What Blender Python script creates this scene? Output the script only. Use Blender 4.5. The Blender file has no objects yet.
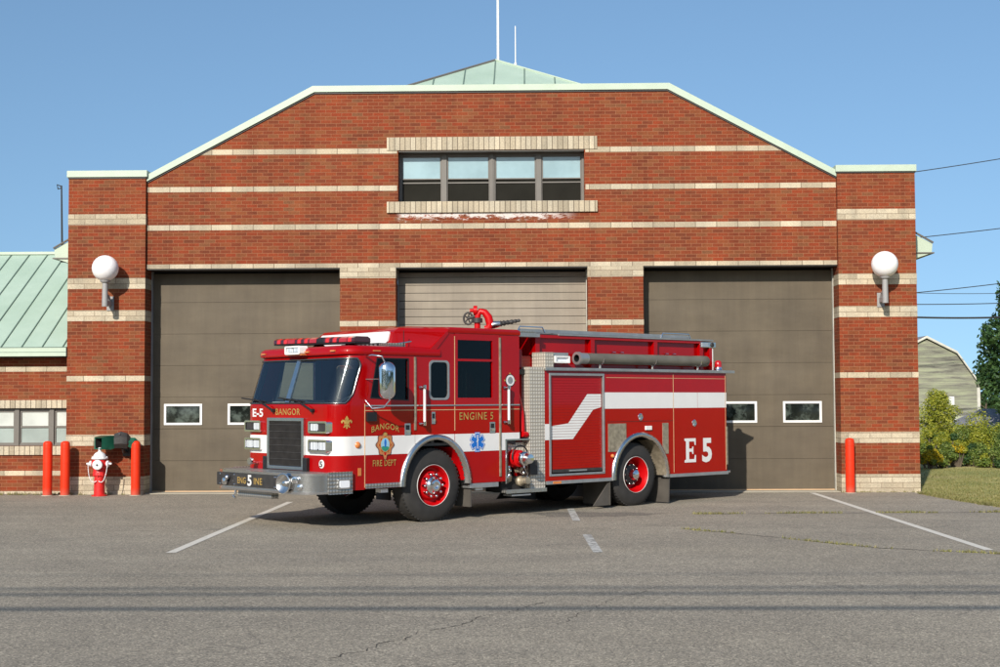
import bpy, bmesh, math, random
from math import sin, cos, pi, radians, sqrt, atan2
from mathutils import Vector, Matrix
from mathutils.geometry import tessellate_polygon

random.seed(7)
SC = bpy.context.scene
COL = SC.collection

# ------------------------------------------------------------------ materials
def new_mat(name):
    m = bpy.data.materials.new(name); m.use_nodes = True
    nt = m.node_tree
    return m, nt, nt.nodes['Principled BSDF']

def N(nt, typ, **kw):
    n = nt.nodes.new(typ)
    for k, v in kw.items():
        if k.startswith('i_'):
            n.inputs[int(k[2:])].default_value = v
        else:
            setattr(n, k, v)
    return n

def lk(nt, a, b): nt.links.new(a, b)

def ramp(nt, fac, stops, interp='LINEAR'):
    r = nt.nodes.new('ShaderNodeValToRGB'); r.color_ramp.interpolation = interp
    el = r.color_ramp.elements
    while len(el) < len(stops): el.new(0.5)
    for e, (p, c) in zip(el, stops):
        e.position = p; e.color = (c[0], c[1], c[2], 1) if not isinstance(c, (int, float)) else (c, c, c, 1)
    lk(nt, fac, r.inputs[0]); return r.outputs[0]

def math_n(nt, op, a, b=None, c=None):
    n = nt.nodes.new('ShaderNodeMath'); n.operation = op
    for i, v in enumerate((a, b, c)):
        if v is None: continue
        if isinstance(v, (int, float)): n.inputs[i].default_value = v
        else: lk(nt, v, n.inputs[i])
    return n.outputs[0]

def mixc(nt, fac, a, b, blend='MIX'):
    n = nt.nodes.new('ShaderNodeMix'); n.data_type = 'RGBA'; n.blend_type = blend
    if isinstance(fac, (int, float)): n.inputs[0].default_value = fac
    else: lk(nt, fac, n.inputs[0])
    for i, v in ((6, a), (7, b)):
        if isinstance(v, tuple): n.inputs[i].default_value = (v[0], v[1], v[2], 1)
        else: lk(nt, v, n.inputs[i])
    return n.outputs[2]

def noise(nt, vec, scale, detail=3, rough=0.55):
    n = nt.nodes.new('ShaderNodeTexNoise'); n.inputs['Scale'].default_value = scale
    n.inputs['Detail'].default_value = detail; n.inputs['Roughness'].default_value = rough
    if vec is not None: lk(nt, vec, n.inputs['Vector'])
    return n.outputs[0]

def objco(nt):
    return nt.nodes.new('ShaderNodeTexCoord').outputs['Object']

def uvco(nt):
    return nt.nodes.new('ShaderNodeTexCoord').outputs['UV']

def add_bump(nt, p, height, strength=0.3, dist=0.01):
    b = nt.nodes.new('ShaderNodeBump'); b.inputs['Strength'].default_value = strength
    b.inputs['Distance'].default_value = dist
    lk(nt, height, b.inputs['Height']); lk(nt, b.outputs[0], p.inputs['Normal'])

def pbr(name, col, rough=0.5, metal=0.0, coat=0.0, var=0.12, vscale=3.0, bump=0.0, bscale=60.0, spec=None, stretch=None):
    m, nt, p = new_mat(name)
    p.inputs['Roughness'].default_value = rough; p.inputs['Metallic'].default_value = metal
    p.inputs['Coat Weight'].default_value = coat; p.inputs['Coat Roughness'].default_value = 0.04
    if spec is not None: p.inputs['Specular IOR Level'].default_value = spec
    co = objco(nt)
    if stretch:
        mp = N(nt, 'ShaderNodeMapping'); mp.inputs['Scale'].default_value = stretch
        lk(nt, co, mp.inputs[0]); co = mp.outputs[0]
    n1 = noise(nt, co, vscale, 5)
    lo = tuple(c*(1-var) for c in col); hi = tuple(min(1, c*(1+var)) for c in col)
    lk(nt, ramp(nt, n1, [(0.3, lo), (0.7, hi)]), p.inputs['Base Color'])
    n2 = noise(nt, co, vscale*4, 3)
    r = nt.nodes.new('ShaderNodeMapRange'); r.inputs[3].default_value = max(0.02, rough-0.06); r.inputs[4].default_value = min(1, rough+0.08)
    lk(nt, n2, r.inputs[0]); lk(nt, r.outputs[0], p.inputs['Roughness'])
    if bump > 0:
        add_bump(nt, p, noise(nt, co, bscale, 3), bump, 0.004)
    return m

def masonry(name, stops, bw, bh, mortar, mcol, rough=0.85, off=0.5, msize=0.010, big=0.0, soldier=False, u0=0.0, v0=0.0, stain=False):
    """running-bond masonry from metre UVs: every brick its own colour"""
    m, nt, p = new_mat(name)
    sep = N(nt, 'ShaderNodeSeparateXYZ'); lk(nt, uvco(nt), sep.inputs[0])
    u = math_n(nt, 'ADD', sep.outputs[0], 500*bw - u0); v = math_n(nt, 'ADD', sep.outputs[1], 100*bh - v0)
    row = math_n(nt, 'FLOOR', math_n(nt, 'DIVIDE', v, bh))
    par = math_n(nt, 'MODULO', row, 2.0)
    us = math_n(nt, 'ADD', math_n(nt, 'DIVIDE', u, bw), math_n(nt, 'MULTIPLY', par, off))
    colm = math_n(nt, 'FLOOR', us)
    fu = math_n(nt, 'MULTIPLY', math_n(nt, 'SUBTRACT', us, colm), bw)
    fv = math_n(nt, 'MULTIPLY', math_n(nt, 'SUBTRACT', math_n(nt, 'DIVIDE', v, bh), row), bh)
    cmb = N(nt, 'ShaderNodeCombineXYZ'); lk(nt, colm, cmb.inputs[0]); lk(nt, row, cmb.inputs[1])
    wn = N(nt, 'ShaderNodeTexWhiteNoise'); wn.noise_dimensions = '2D'; lk(nt, cmb.outputs[0], wn.inputs['Vector'])
    bcol = ramp(nt, wn.outputs['Value'], stops, 'LINEAR')
    co = objco(nt)
    fine = noise(nt, co, 45, 4, 0.7)
    bcol = mixc(nt, 1.0, bcol, ramp(nt, fine, [(0.25, (0.66, 0.64, 0.62)), (0.75, (1.26, 1.24, 1.2))]), 'MULTIPLY')
    patch = noise(nt, co, 1.3, 4, 0.6)
    bcol = mixc(nt, 1.0, bcol, ramp(nt, patch, [(0.3, (0.82, 0.84, 0.86)), (0.7, (1.10, 1.08, 1.04))]), 'MULTIPLY')
    mpr = N(nt, 'ShaderNodeMapping'); mpr.inputs['Scale'].default_value = (2.6, 2.6, 0.25); lk(nt, co, mpr.inputs[0])
    bcol = mixc(nt, 1.0, bcol, ramp(nt, noise(nt, mpr.outputs[0], 1.4, 6, .65), [(0.28, (0.78, 0.79, 0.80)), (0.5, (1, 1, 1)), (0.75, (1.10, 1.09, 1.08))]), 'MULTIPLY')
    # mortar mask
    eu = math_n(nt, 'MINIMUM', fu, math_n(nt, 'SUBTRACT', bw, fu))
    ev = math_n(nt, 'MINIMUM', fv, math_n(nt, 'SUBTRACT', bh, fv))
    e = math_n(nt, 'MINIMUM', eu, ev)
    mr = N(nt, 'ShaderNodeMapRange'); mr.inputs[1].default_value = msize*0.35; mr.inputs[2].default_value = msize*0.65
    lk(nt, e, mr.inputs[0])
    mcoln = mixc(nt, noise(nt, co, 2.0, 4), tuple(c*0.8 for c in mcol), tuple(min(1, c*1.15) for c in mcol))
    colr = mixc(nt, mr.outputs[0], mcoln, bcol)
    if stain:   # lime bloom washed out below the window sill
        X, Z = sep.outputs[0], sep.outputs[1]
        n1 = noise(nt, co, 7, 6, .75)
        mps = N(nt, 'ShaderNodeMapping'); mps.inputs['Scale'].default_value = (3.0, 1, 9.0); lk(nt, co, mps.inputs[0]); n2 = noise(nt, mps.outputs[0], 2.2, 6, .8)
        hgt = N(nt, 'ShaderNodeMapRange'); hgt.inputs[1].default_value = 5.22; hgt.inputs[2].default_value = 5.46; hgt.inputs[3].default_value = -0.20; hgt.inputs[4].default_value = 0.12; lk(nt, Z, hgt.inputs[0])
        xr = ramp(nt, math_n(nt, 'MULTIPLY_ADD', X, 0.1, 0.5), [(0.245, 0.0), (0.258, 1.0), (0.54, 1.0), (0.60, 0.0)])
        above = math_n(nt, 'LESS_THAN', Z, 5.47)
        msk = math_n(nt, 'ADD', math_n(nt, 'MULTIPLY', n2, 1.0), hgt.outputs[0])
        msk = math_n(nt, 'MULTIPLY', math_n(nt, 'MULTIPLY', ramp(nt, msk, [(0.50, 0.0), (0.56, .95)]), xr), above)
        colr = mixc(nt, msk, colr, (0.66, 0.60, 0.56))
    lk(nt, colr, p.inputs['Base Color']); p.inputs['Roughness'].default_value = rough
    p.inputs['Specular IOR Level'].default_value = 0.25
    h = math_n(nt, 'ADD', mr.outputs[0], math_n(nt, 'MULTIPLY', fine, 0.35))
    add_bump(nt, p, h, 0.5, 0.005)
    return m

M = {}
BR = [(0.0, (0.160, 0.042, 0.018)), (0.15, (0.190, 0.043, 0.017)), (0.40, (0.218, 0.047, 0.017)), (0.62, (0.255, 0.045, 0.015)),
      (0.78, (0.222, 0.062, 0.022)), (0.94, (0.215, 0.070, 0.027)), (1.0, (0.180, 0.072, 0.032))]
M['brick'] = masonry('red brick', BR, 0.207, 0.069, 0.01, (0.30, 0.125, 0.062), msize=0.0085)
M['brick_front'] = masonry('red brick with lime stain', BR, 0.207, 0.069, 0.01, (0.30, 0.125, 0.062), msize=0.0085, stain=True)
CR = [(0.0, (0.40, 0.34, 0.25)), (0.5, (0.50, 0.43, 0.32)), (1.0, (0.58, 0.51, 0.39))]
M['block'] = masonry('cream split block', CR, 0.412, 0.106, 0.008, (0.24, 0.18, 0.125), off=0.5, msize=0.010, v0=-0.03)
M['soldier'] = masonry('cream soldier course', CR, 0.103, 10.0, 0.008, (0.13, 0.10, 0.07), off=0.0, msize=0.013, v0=-5)
M['block_long'] = masonry('cream stone course', CR, 0.412, 10.0, 0.008, (0.19, 0.145, 0.10), off=0.0, msize=0.013, v0=-5)

def metal_roof():
    m, nt, p = new_mat('pale green painted metal'); co = objco(nt)
    n = noise(nt, co, 1.2, 5)
    lk(nt, ramp(nt, n, [(0.3, (0.36, 0.47, 0.37)), (0.7, (0.42, 0.53, 0.43))]), p.inputs['Base Color'])
    st = noise(nt, co, 6.0, 6, 0.7); lk(nt, ramp(nt, st, [(0.35, 0.38), (0.7, 0.62)]), p.inputs['Roughness']); add_bump(nt, p, noise(nt, co, 1.8, 2), 0.3, 0.03)
    return m
M['green'] = metal_roof()
M['green_trim'] = pbr('pale green trim', (0.46, 0.54, 0.42), 0.45, var=0.05)
M['seam'] = pbr('dark green seam', (0.13, 0.19, 0.15), 0.5)
def door_mat(name, a, b):
    m, nt, p = new_mat(name); co = objco(nt)
    mp = N(nt, 'ShaderNodeMapping'); mp.inputs['Scale'].default_value = (0.5, 0.5, 1.6); lk(nt, co, mp.inputs[0])
    n = noise(nt, mp.outputs[0], 1.5, 6, 0.6)
    c = ramp(nt, n, [(0.3, a), (0.7, b)])
    f = noise(nt, co, 260, 2)
    c = mixc(nt, 1.0, c, ramp(nt, f, [(0.3, (0.93, 0.93, 0.93)), (0.7, (1.05, 1.05, 1.05))]), 'MULTIPLY')
    mpv = N(nt, 'ShaderNodeMapping'); mpv.inputs['Scale'].default_value = (5.0, 1, 0.35); lk(nt, co, mpv.inputs[0])
    drip = noise(nt, mpv.outputs[0], 1.2, 6, 0.65)
    c = mixc(nt, 1.0, c, ramp(nt, drip, [(0.3, (0.90, 0.90, 0.90)), (0.7, (1.08, 1.08, 1.07))]), 'MULTIPLY')
    blo = noise(nt, co, 0.9, 5, 0.6)
    c = mixc(nt, 1.0, c, ramp(nt, blo, [(0.35, (0.90, 0.90, 0.91)), (0.65, (1.12, 1.12, 1.10))]), 'MULTIPLY')
    sp = noise(nt, co, 7, 6, 0.8)
    c = mixc(nt, ramp(nt, sp, [(0.70, 0.0), (0.76, 0.5)]), c, tuple(x*1.25 for x in b))
    lk(nt, c, p.inputs['Base Color']); p.inputs['Roughness'].default_value = 0.62
    p.inputs['Specular IOR Level'].default_value = 0.3
    add_bump(nt, p, noise(nt, co, 2.2, 3), 0.25, 0.02)
    return m
M['door'] = door_mat('taupe painted steel', (0.100, 0.079, 0.053), (0.126, 0.101, 0.070))
M['door_light'] = door_mat('beige ribbed steel', (0.265, 0.225, 0.175), (0.31, 0.265, 0.21))
M['dark_gap'] = pbr('dark recess', (0.015, 0.015, 0.015), 0.8)
M['white'] = pbr('white paint', (0.80, 0.79, 0.76), 0.45, var=0.04)
M['dull_white'] = pbr('dull weathered trim', (0.55, 0.53, 0.46), 0.7, var=.15)
M['frame'] = pbr('bronze window frame', (0.15, 0.135, 0.115), 0.45, var=0.08)
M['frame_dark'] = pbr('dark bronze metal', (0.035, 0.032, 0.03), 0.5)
M['grey_metal'] = pbr('grey painted metal', (0.30, 0.29, 0.28), 0.5)
M['bollard'] = pbr('orange red bollard plastic', (0.80, 0.040, 0.010), 0.5, var=0.06, vscale=9)
M['hydrant_red'] = pbr('hydrant red', (0.62, 0.02, 0.018), 0.4, var=0.2, vscale=14, bump=.3, bscale=90)
M['hydrant_white'] = pbr('hydrant silver white', (0.74, 0.74, 0.74), 0.4, var=0.12, vscale=20, bump=.3, bscale=80)
M['green_hood'] = pbr('dark green plastic', (0.008, 0.085, 0.05), 0.4, var=.3, vscale=9)
M['charcoal'] = pbr('charcoal metal', (0.036, 0.033, 0.031), 0.5, var=.3, vscale=9)

def globe():
    m, nt, p = new_mat('opal globe')
    p.inputs['Base Color'].default_value = (0.93, 0.90, 0.89, 1); p.inputs['Roughness'].default_value = 0.3
    p.inputs['Subsurface Weight'].default_value = 0.4; p.inputs['Subsurface Radius'].default_value = (0.1, 0.1, 0.1)
    return m
M['globe'] = globe()

def window_glass(name, col, rough=0.03):
    m, nt, p = new_mat(name); co = objco(nt)
    n = noise(nt, co, 1.5, 3)
    lk(nt, ramp(nt, n, [(0.35, tuple(c*0.85 for c in col)), (0.65, tuple(c*1.1 for c in col))]), p.inputs['Base Color'])
    p.inputs['Roughness'].default_value = rough; p.inputs['Specular IOR Level'].default_value = 0.8
    add_bump(nt, p, noise(nt, co, 1.7, 2), 0.06, 0.02)
    return m
def patchy_glass():
    m, nt, p = new_mat('dim bay door glass with painted reflections'); co = objco(nt)
    n = noise(nt, co, 4.5, 4, 0.6)
    lk(nt, ramp(nt, n, [(0.38, (0.008, 0.010, 0.009)), (0.50, (0.012, 0.015, 0.013)), (0.66, (0.085, 0.105, 0.09))]), p.inputs['Base Color'])  # pale blotches in the base colour stand in for reflected trees and sky
    p.inputs['Roughness'].default_value = 0.04; p.inputs['Specular IOR Level'].default_value = 0.6
    return m
M['glass_dark'] = patchy_glass()
M['glass_screen'] = pbr('dark insect screen', (0.022, 0.021, 0.017), 0.9, spec=.05)
M['glass_pale'] = window_glass('pale blue grey window glass', (0.30, 0.43, 0.46), 0.08)  # glossy upper panes in an even pale blue grey
M['glass_white'] = window_glass('window with white blind', (0.58, 0.60, 0.55), 0.1)
M['glass_grey'] = window_glass('window with lowered grey blind', (0.33, 0.38, 0.35), 0.1)

# ground
def asphalt(tone=None):
    m, nt, p = new_mat('weathered asphalt'); co = objco(nt)
    big = noise(nt, co, 0.16, 5, 0.6); mid = noise(nt, co, 1.1, 6, 0.65); fine = noise(nt, co, 70, 3, 0.8)
    mp = N(nt, 'ShaderNodeMapping'); mp.inputs['Scale'].default_value = (0.12, 1.0, 1.0); lk(nt, co, mp.inputs[0])
    streak = noise(nt, mp.outputs[0], 1.3, 5, 0.6)
    c = ramp(nt, big, [(0.3, (0.292, 0.258, 0.207)), (0.7, (0.350, 0.310, 0.250))])
    c = mixc(nt, 1.0, c, ramp(nt, mid, [(0.3, (0.88, 0.88, 0.88)), (0.7, (1.08, 1.08, 1.07))]), 'MULTIPLY')
    c = mixc(nt, 1.0, c, ramp(nt, streak, [(0.3, (0.90, 0.90, 0.90)), (0.72, (1.10, 1.09, 1.06))]), 'MULTIPLY')
    vor = N(nt, 'ShaderNodeTexVoronoi'); vor.inputs['Scale'].default_value = 78; lk(nt, co, vor.inputs['Vector'])
    sepc = N(nt, 'ShaderNodeSeparateColor'); lk(nt, vor.outputs['Color'], sepc.inputs[0])
    agg = ramp(nt, sepc.outputs[0], [(0.0, (0.45, 0.45, 0.45)), (0.40, (0.92, 0.92, 0.91)), (0.82, (1.08, 1.07, 1.06)), (1.0, (1.8, 1.77, 1.7))])
    c = mixc(nt, 1.0, c, agg, 'MULTIPLY')
    c = mixc(nt, 1.0, c, ramp(nt, fine, [(0.3, (0.75, 0.75, 0.75)), (0.7, (1.2, 1.2, 1.2))]), 'MULTIPLY')
    # dark oil spots
    oil = noise(nt, co, 0.75, 3, 0.5)
    c = mixc(nt, ramp(nt, oil, [(0.66, 0.0), (0.75, 0.35)]), c, (0.10, 0.095, 0.088))
    if tone: c = mixc(nt, 1.0, c, tone, 'MULTIPLY')
    # hairline cracks
    wob = N(nt, 'ShaderNodeTexNoise'); wob.inputs['Scale'].default_value = 1.6; wob.inputs['Detail'].default_value = 6
    lk(nt, co, wob.inputs['Vector'])
    add = N(nt, 'ShaderNodeVectorMath', operation='MULTIPLY_ADD'); lk(nt, wob.outputs['Color'], add.inputs[0])
    add.inputs[1].default_value = (1.4, 1.4, 0); lk(nt, co, add.inputs[2])
    cr = N(nt, 'ShaderNodeTexVoronoi', feature='DISTANCE_TO_EDGE'); cr.inputs['Scale'].default_value = 0.42
    lk(nt, add.outputs[0], cr.inputs['Vector'])
    where = noise(nt, co, 0.35, 2)
    line = ramp(nt, cr.outputs['Distance'], [(0.0, 1.0), (0.006, 0.0)])
    cm = math_n(nt, 'MULTIPLY', line, ramp(nt, where, [(0.48, 0.0), (0.62, 0.5)]))
    c = mixc(nt, cm, c, (0.06, 0.055, 0.05))
    lk(nt, c, p.inputs['Base Color']); p.inputs['Roughness'].default_value = 0.9
    p.inputs['Specular IOR Level'].default_value = 0.3
    h = math_n(nt, 'ADD', sepc.outputs[0], math_n(nt, 'MULTIPLY', cm, -3.0))
    add_bump(nt, p, h, 0.35, 0.004)
    return m
M['asphalt'] = asphalt()
def grass_mat():
    m, nt, p = new_mat('dry mown lawn'); co = objco(nt)
    c = ramp(nt, noise(nt, co, 0.5, 6, 0.7), [(0.3, (0.21, 0.25, 0.055)), (0.5, (0.38, 0.35, 0.10)), (0.7, (0.52, 0.44, 0.19))])
    c = mixc(nt, 1.0, c, ramp(nt, noise(nt, co, 40, 3, 0.8), [(0.3, (0.65, 0.65, 0.65)), (0.7, (1.25, 1.25, 1.25))]), 'MULTIPLY')
    lk(nt, c, p.inputs['Base Color']); p.inputs['Roughness'].default_value = 0.9
    add_bump(nt, p, noise(nt, co, 50, 3), 0.6, 0.03)
    return m
M['lawn'] = grass_mat()
def paint_line():
    m, nt, p = new_mat('worn white road paint'); co = objco(nt)
    n = noise(nt, co, 14, 7, 0.75)
    c = ramp(nt, n, [(0.33, (0.26, 0.25, 0.23)), (0.40, (0.60, 0.56, 0.48)), (0.7, (0.70, 0.66, 0.58))])
    lk(nt, c, p.inputs['Base Color']); p.inputs['Roughness'].default_value = 0.8
    return m
M['paint'] = paint_line()
def worn_line():
    m, nt, p = new_mat('very worn road paint'); co = objco(nt)
    n = noise(nt, co, 9, 7, 0.8)
    c = ramp(nt, n, [(0.44, (0.23, 0.22, 0.20)), (0.54, (0.52, 0.51, 0.47))])
    lk(nt, c, p.inputs['Base Color']); p.inputs['Roughness'].default_value = 0.85
    return m
M['paint_worn'] = worn_line()
M['crack'] = pbr('dirt filled crack', (0.06, 0.052, 0.043), 0.95)
M['slab'] = pbr('concrete threshold', (0.40, 0.36, 0.28), 0.85, var=.15, vscale=2, bump=.3)
def leaf(name, cols, scale=0.6, trans=0.35):
    m, nt, p = new_mat(name)
    g = N(nt, 'ShaderNodeNewGeometry')
    c = ramp(nt, g.outputs['Random Per Island'], [(i/(len(cols)-1), c) for i, c in enumerate(cols)])
    n = noise(nt, objco(nt), scale, 3)
    c = mixc(nt, 1.0, c, ramp(nt, n, [(0.3, (0.75, 0.75, 0.75)), (0.7, (1.2, 1.2, 1.2))]), 'MULTIPLY')
    lk(nt, c, p.inputs['Base Color']); p.inputs['Roughness'].default_value = 0.55
    tr = N(nt, 'ShaderNodeBsdfTranslucent'); lk(nt, c, tr.inputs['Color'])
    mx = N(nt, 'ShaderNodeMixShader'); mx.inputs[0].default_value = trans
    out = nt.nodes['Material Output']
    lk(nt, p.outputs[0], mx.inputs[1]); lk(nt, tr.outputs[0], mx.inputs[2]); lk(nt, mx.outputs[0], out.inputs[0])
    return m
M['leaf_dark'] = leaf('dark broad leaves', [(0.025, 0.07, 0.02), (0.05, 0.11, 0.03), (0.085, 0.155, 0.04)])
M['leaf_lime'] = leaf('yellow green leaves', [(0.18, 0.24, 0.02), (0.36, 0.38, 0.035), (0.52, 0.50, 0.06)])
M['leaf_mid'] = leaf('mid green leaves', [(0.08, 0.15, 0.025), (0.17, 0.24, 0.04), (0.28, 0.33, 0.07)])
M['leaf_gold'] = leaf('goldenrod flowers', [(0.60, 0.42, 0.02), (0.75, 0.55, 0.02), (0.24, 0.28, 0.03)])
M['leaf_weed'] = leaf('dry weeds', [(0.16, 0.18, 0.04), (0.30, 0.28, 0.09), (0.44, 0.37, 0.17)])
M['bark'] = pbr('bark', (0.11, 0.085, 0.06), 0.9, var=.3, vscale=6, bump=.6, bscale=25)
def boards():
    m, nt, p = new_mat('weathered green clapboard'); co = objco(nt)
    sep = N(nt, 'ShaderNodeSeparateXYZ'); lk(nt, co, sep.inputs[0])
    r = math_n(nt, 'FLOOR', math_n(nt, 'DIVIDE', sep.outputs[2], 0.2))
    f = math_n(nt, 'FRACT', math_n(nt, 'DIVIDE', sep.outputs[2], 0.2))
    wn = N(nt, 'ShaderNodeTexWhiteNoise', noise_dimensions='1D'); lk(nt, r, wn.inputs['W'])
    mp = N(nt, 'ShaderNodeMapping'); mp.inputs['Scale'].default_value = (0.35, 1, 3.5); lk(nt, co, mp.inputs[0])
    n = noise(nt, mp.outputs[0], 1.1, 6, 0.7)
    c = ramp(nt, n, [(0.36, (0.10, 0.095, 0.08)), (0.46, (0.22, 0.215, 0.17)), (0.56, (0.28, 0.29, 0.20)), (0.70, (0.35, 0.39, 0.25))])
    c = mixc(nt, 1.0, c, ramp(nt, wn.outputs[0], [(0, (0.82, 0.82, 0.82)), (1, (1.15, 1.15, 1.12))]), 'MULTIPLY')
    c = mixc(nt, ramp(nt, f, [(0.0, 0.75), (0.10, 0.0)]), c, (0.06, 0.06, 0.05))
    lk(nt, c, p.inputs['Base Color']); p.inputs['Roughness'].default_value = 0.9
    return m
M['boards'] = boards()
M['shingle'] = pbr('grey shingles', (0.20, 0.20, 0.22), 0.9, var=.25, vscale=5, bump=.4)
M['wire'] = pbr('black cable', (0.02, 0.02, 0.02), 0.6)
M['white_wash'] = pbr('efflorescence', (0.74, 0.70, 0.66), 0.9, var=.2, vscale=12)

# truck materials
def carpaint(name, col):
    m, nt, p = new_mat(name); co = objco(nt)
    n = noise(nt, co, 1.7, 4)
    lk(nt, ramp(nt, n, [(0.3, tuple(c*0.93 for c in col)), (0.7, tuple(c*1.05 for c in col))]), p.inputs['Base Color'])
    p.inputs['Roughness'].default_value = 0.35
    p.inputs['Coat Weight'].default_value = 0.65; p.inputs['Coat Roughness'].default_value = 0.04
    p.inputs['Specular IOR Level'].default_value = 0.08
    add_bump(nt, p, noise(nt, co, 1.6, 2), 0.04, 0.02)
    return m
M['red'] = carpaint('fire engine red', (0.345, 0.0003, 0.0012))
M['stripe'] = pbr('white reflective stripe', (0.74, 0.73, 0.71), 0.4, coat=.3, var=0.03)
M['gold'] = pbr('gold leaf', (0.62, 0.40, 0.11), 0.35, metal=0.5, var=0.2, vscale=20)
M['gold_trim'] = pbr('tan pinstripe', (0.60, 0.38, 0.20), 0.5)
M['chrome'] = pbr('chrome', (0.80, 0.80, 0.82), 0.10, metal=1.0, var=.04)
M['steel'] = pbr('brushed stainless', (0.66, 0.655, 0.645), 0.22, metal=1.0, var=.08, vscale=8)
M['alu'] = pbr('dull aluminium', (0.48, 0.48, 0.47), 0.45, metal=0.8, var=.12, vscale=7)
M['black'] = pbr('black plastic', (0.012, 0.012, 0.013), 0.45)
M['black_matte'] = pbr('matte black chassis', (0.014, 0.013, 0.013), 0.8, var=.3)
M['rubber'] = pbr('tyre rubber', (0.030, 0.028, 0.026), 0.75, var=.25, vscale=6, bump=.3, bscale=120)
M['mudflap'] = pbr('dusty rubber flap', (0.075, 0.066, 0.055), 0.75, var=.25)
M['rim_red'] = pbr('red wheel paint', (0.50, 0.002, 0.004), 0.4, coat=.1, spec=.25)
M['interior'] = pbr('grey cab interior', (0.075, 0.08, 0.085), 0.8)
M['seat'] = pbr('seat vinyl', (0.03, 0.04, 0.055), 0.6)
M['hose'] = pbr('grey rubber suction hose', (0.14, 0.13, 0.105), 0.5, var=.2)
M['brass'] = pbr('aged brass', (0.38, 0.32, 0.23), 0.45, metal=.5, var=.3, vscale=14)
M['amber'] = pbr('amber lens', (0.62, 0.20, 0.05), 0.2, coat=.6)
M['blue'] = pbr('blue decal', (0.01, 0.14, 0.52), 0.4)
M['decal_blue'] = pbr('pale blue decal', (0.28, 0.52, 0.68), 0.4)
M['decal_green'] = pbr('green decal', (0.03, 0.26, 0.16), 0.4)
M['decal_orange'] = pbr('copper decal', (0.50, 0.17, 0.07), 0.4, var=.2, vscale=30)
def treadplate(name='diamond treadplate', base=(0.42, 0.41, 0.38)):
    m, nt, p = new_mat(name)
    sep = N(nt, 'ShaderNodeSeparateXYZ'); lk(nt, uvco(nt), sep.inputs[0])
    k = 2*pi/0.075
    a = math_n(nt, 'SINE', math_n(nt, 'MULTIPLY', math_n(nt, 'ADD', sep.outputs[0], sep.outputs[1]), k*0.7))
    b = math_n(nt, 'SINE', math_n(nt, 'MULTIPLY', math_n(nt, 'SUBTRACT', sep.outputs[0], sep.outputs[1]), k*0.7))
    h = math_n(nt, 'MULTIPLY', a, b)
    c = ramp(nt, h, [(0.05, tuple(x*0.72 for x in base)), (0.3, tuple(min(1, x*1.3) for x in base))])
    lk(nt, c, p.inputs['Base Color']); p.inputs['Metallic'].default_value = 0.75; p.inputs['Roughness'].default_value = 0.38
    add_bump(nt, p, h, 0.6, 0.006)
    return m
M['tread'] = treadplate()
def perf_panel():
    m, nt, p = new_mat('riveted aluminium panel')
    sep = N(nt, 'ShaderNodeSeparateXYZ'); lk(nt, uvco(nt), sep.inputs[0])
    k = 2*pi/0.055
    a = math_n(nt, 'SINE', math_n(nt, 'MULTIPLY', sep.outputs[0], k)); b = math_n(nt, 'SINE', math_n(nt, 'MULTIPLY', sep.outputs[1], k))
    h = math_n(nt, 'MAXIMUM', a, b)
    c = ramp(nt, h, [(0.55, (0.66, 0.61, 0.52)), (0.95, (0.33, 0.29, 0.24))])
    lk(nt, c, p.inputs['Base Color']); p.inputs['Metallic'].default_value = 0.3; p.inputs['Roughness'].default_value = 0.45
    add_bump(nt, p, h, 0.5, 0.005)
    return m
M['perf'] = perf_panel()
def glass_tint(name, tint, refl=(0.9, 0.95, 1.0), ior=1.6):
    m, nt, p = new_mat(name)
    nt.nodes.remove(p)
    out = nt.nodes['Material Output']
    tr = N(nt, 'ShaderNodeBsdfTransparent'); tr.inputs[0].default_value = (*tint, 1)
    gl = N(nt, 'ShaderNodeBsdfGlossy'); gl.inputs['Color'].default_value = (*refl, 1); gl.inputs['Roughness'].default_value = 0.02
    bp = N(nt, 'ShaderNodeBump'); bp.inputs['Strength'].default_value = 0.08; bp.inputs['Distance'].default_value = 0.02
    lk(nt, noise(nt, objco(nt), 1.5, 2), bp.inputs['Height']); lk(nt, bp.outputs[0], gl.inputs['Normal'])
    fr = N(nt, 'ShaderNodeFresnel'); fr.inputs[0].default_value = ior
    mx = N(nt, 'ShaderNodeMixShader'); lk(nt, fr.outputs[0], mx.inputs[0]); lk(nt, tr.outputs[0], mx.inputs[1]); lk(nt, gl.outputs[0], mx.inputs[2])
    lk(nt, mx.outputs[0], out.inputs[0])
    return m
M['windshield'] = glass_tint('tinted windshield glass', (0.80, 0.93, 0.93), ior=1.9)
M['cab_glass_clear'] = glass_tint('lightly tinted cab glass', (0.86, 0.93, 0.91), ior=1.45)
M['cab_glass'] = glass_tint('dark tinted cab glass', (0.34, 0.38, 0.36), refl=(.55, .6, .65), ior=1.4)
def lens(name, a, b, rough=.15, scale=14):
    m, nt, p = new_mat(name)
    w = N(nt, 'ShaderNodeTexWave', wave_type='BANDS', bands_direction='Y'); w.inputs['Scale'].default_value = scale
    lk(nt, objco(nt), w.inputs[0]); lk(nt, ramp(nt, w.outputs[1], [(0.25, a), (0.8, b)]), p.inputs['Base Color'])
    p.inputs['Roughness'].default_value = rough; p.inputs['Coat Weight'].default_value = 1.0; p.inputs['Coat Roughness'].default_value = .03
    return m
M['lens_red'] = lens('ribbed red lens', (0.05, 0.0, 0.0), (0.70, 0.01, 0.005), scale=1.7)
M['lens_red_plain'] = pbr('red lens', (0.42, 0.006, 0.008), 0.15, coat=1)
M['lens_clear'] = lens('clear lamp glass', (0.30, 0.34, 0.38), (0.85, 0.87, 0.90), .08, 9)
M['mirror'] = pbr('mirror back chrome', (0.78, 0.80, 0.84), 0.06, metal=1.0, var=.02)

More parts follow.
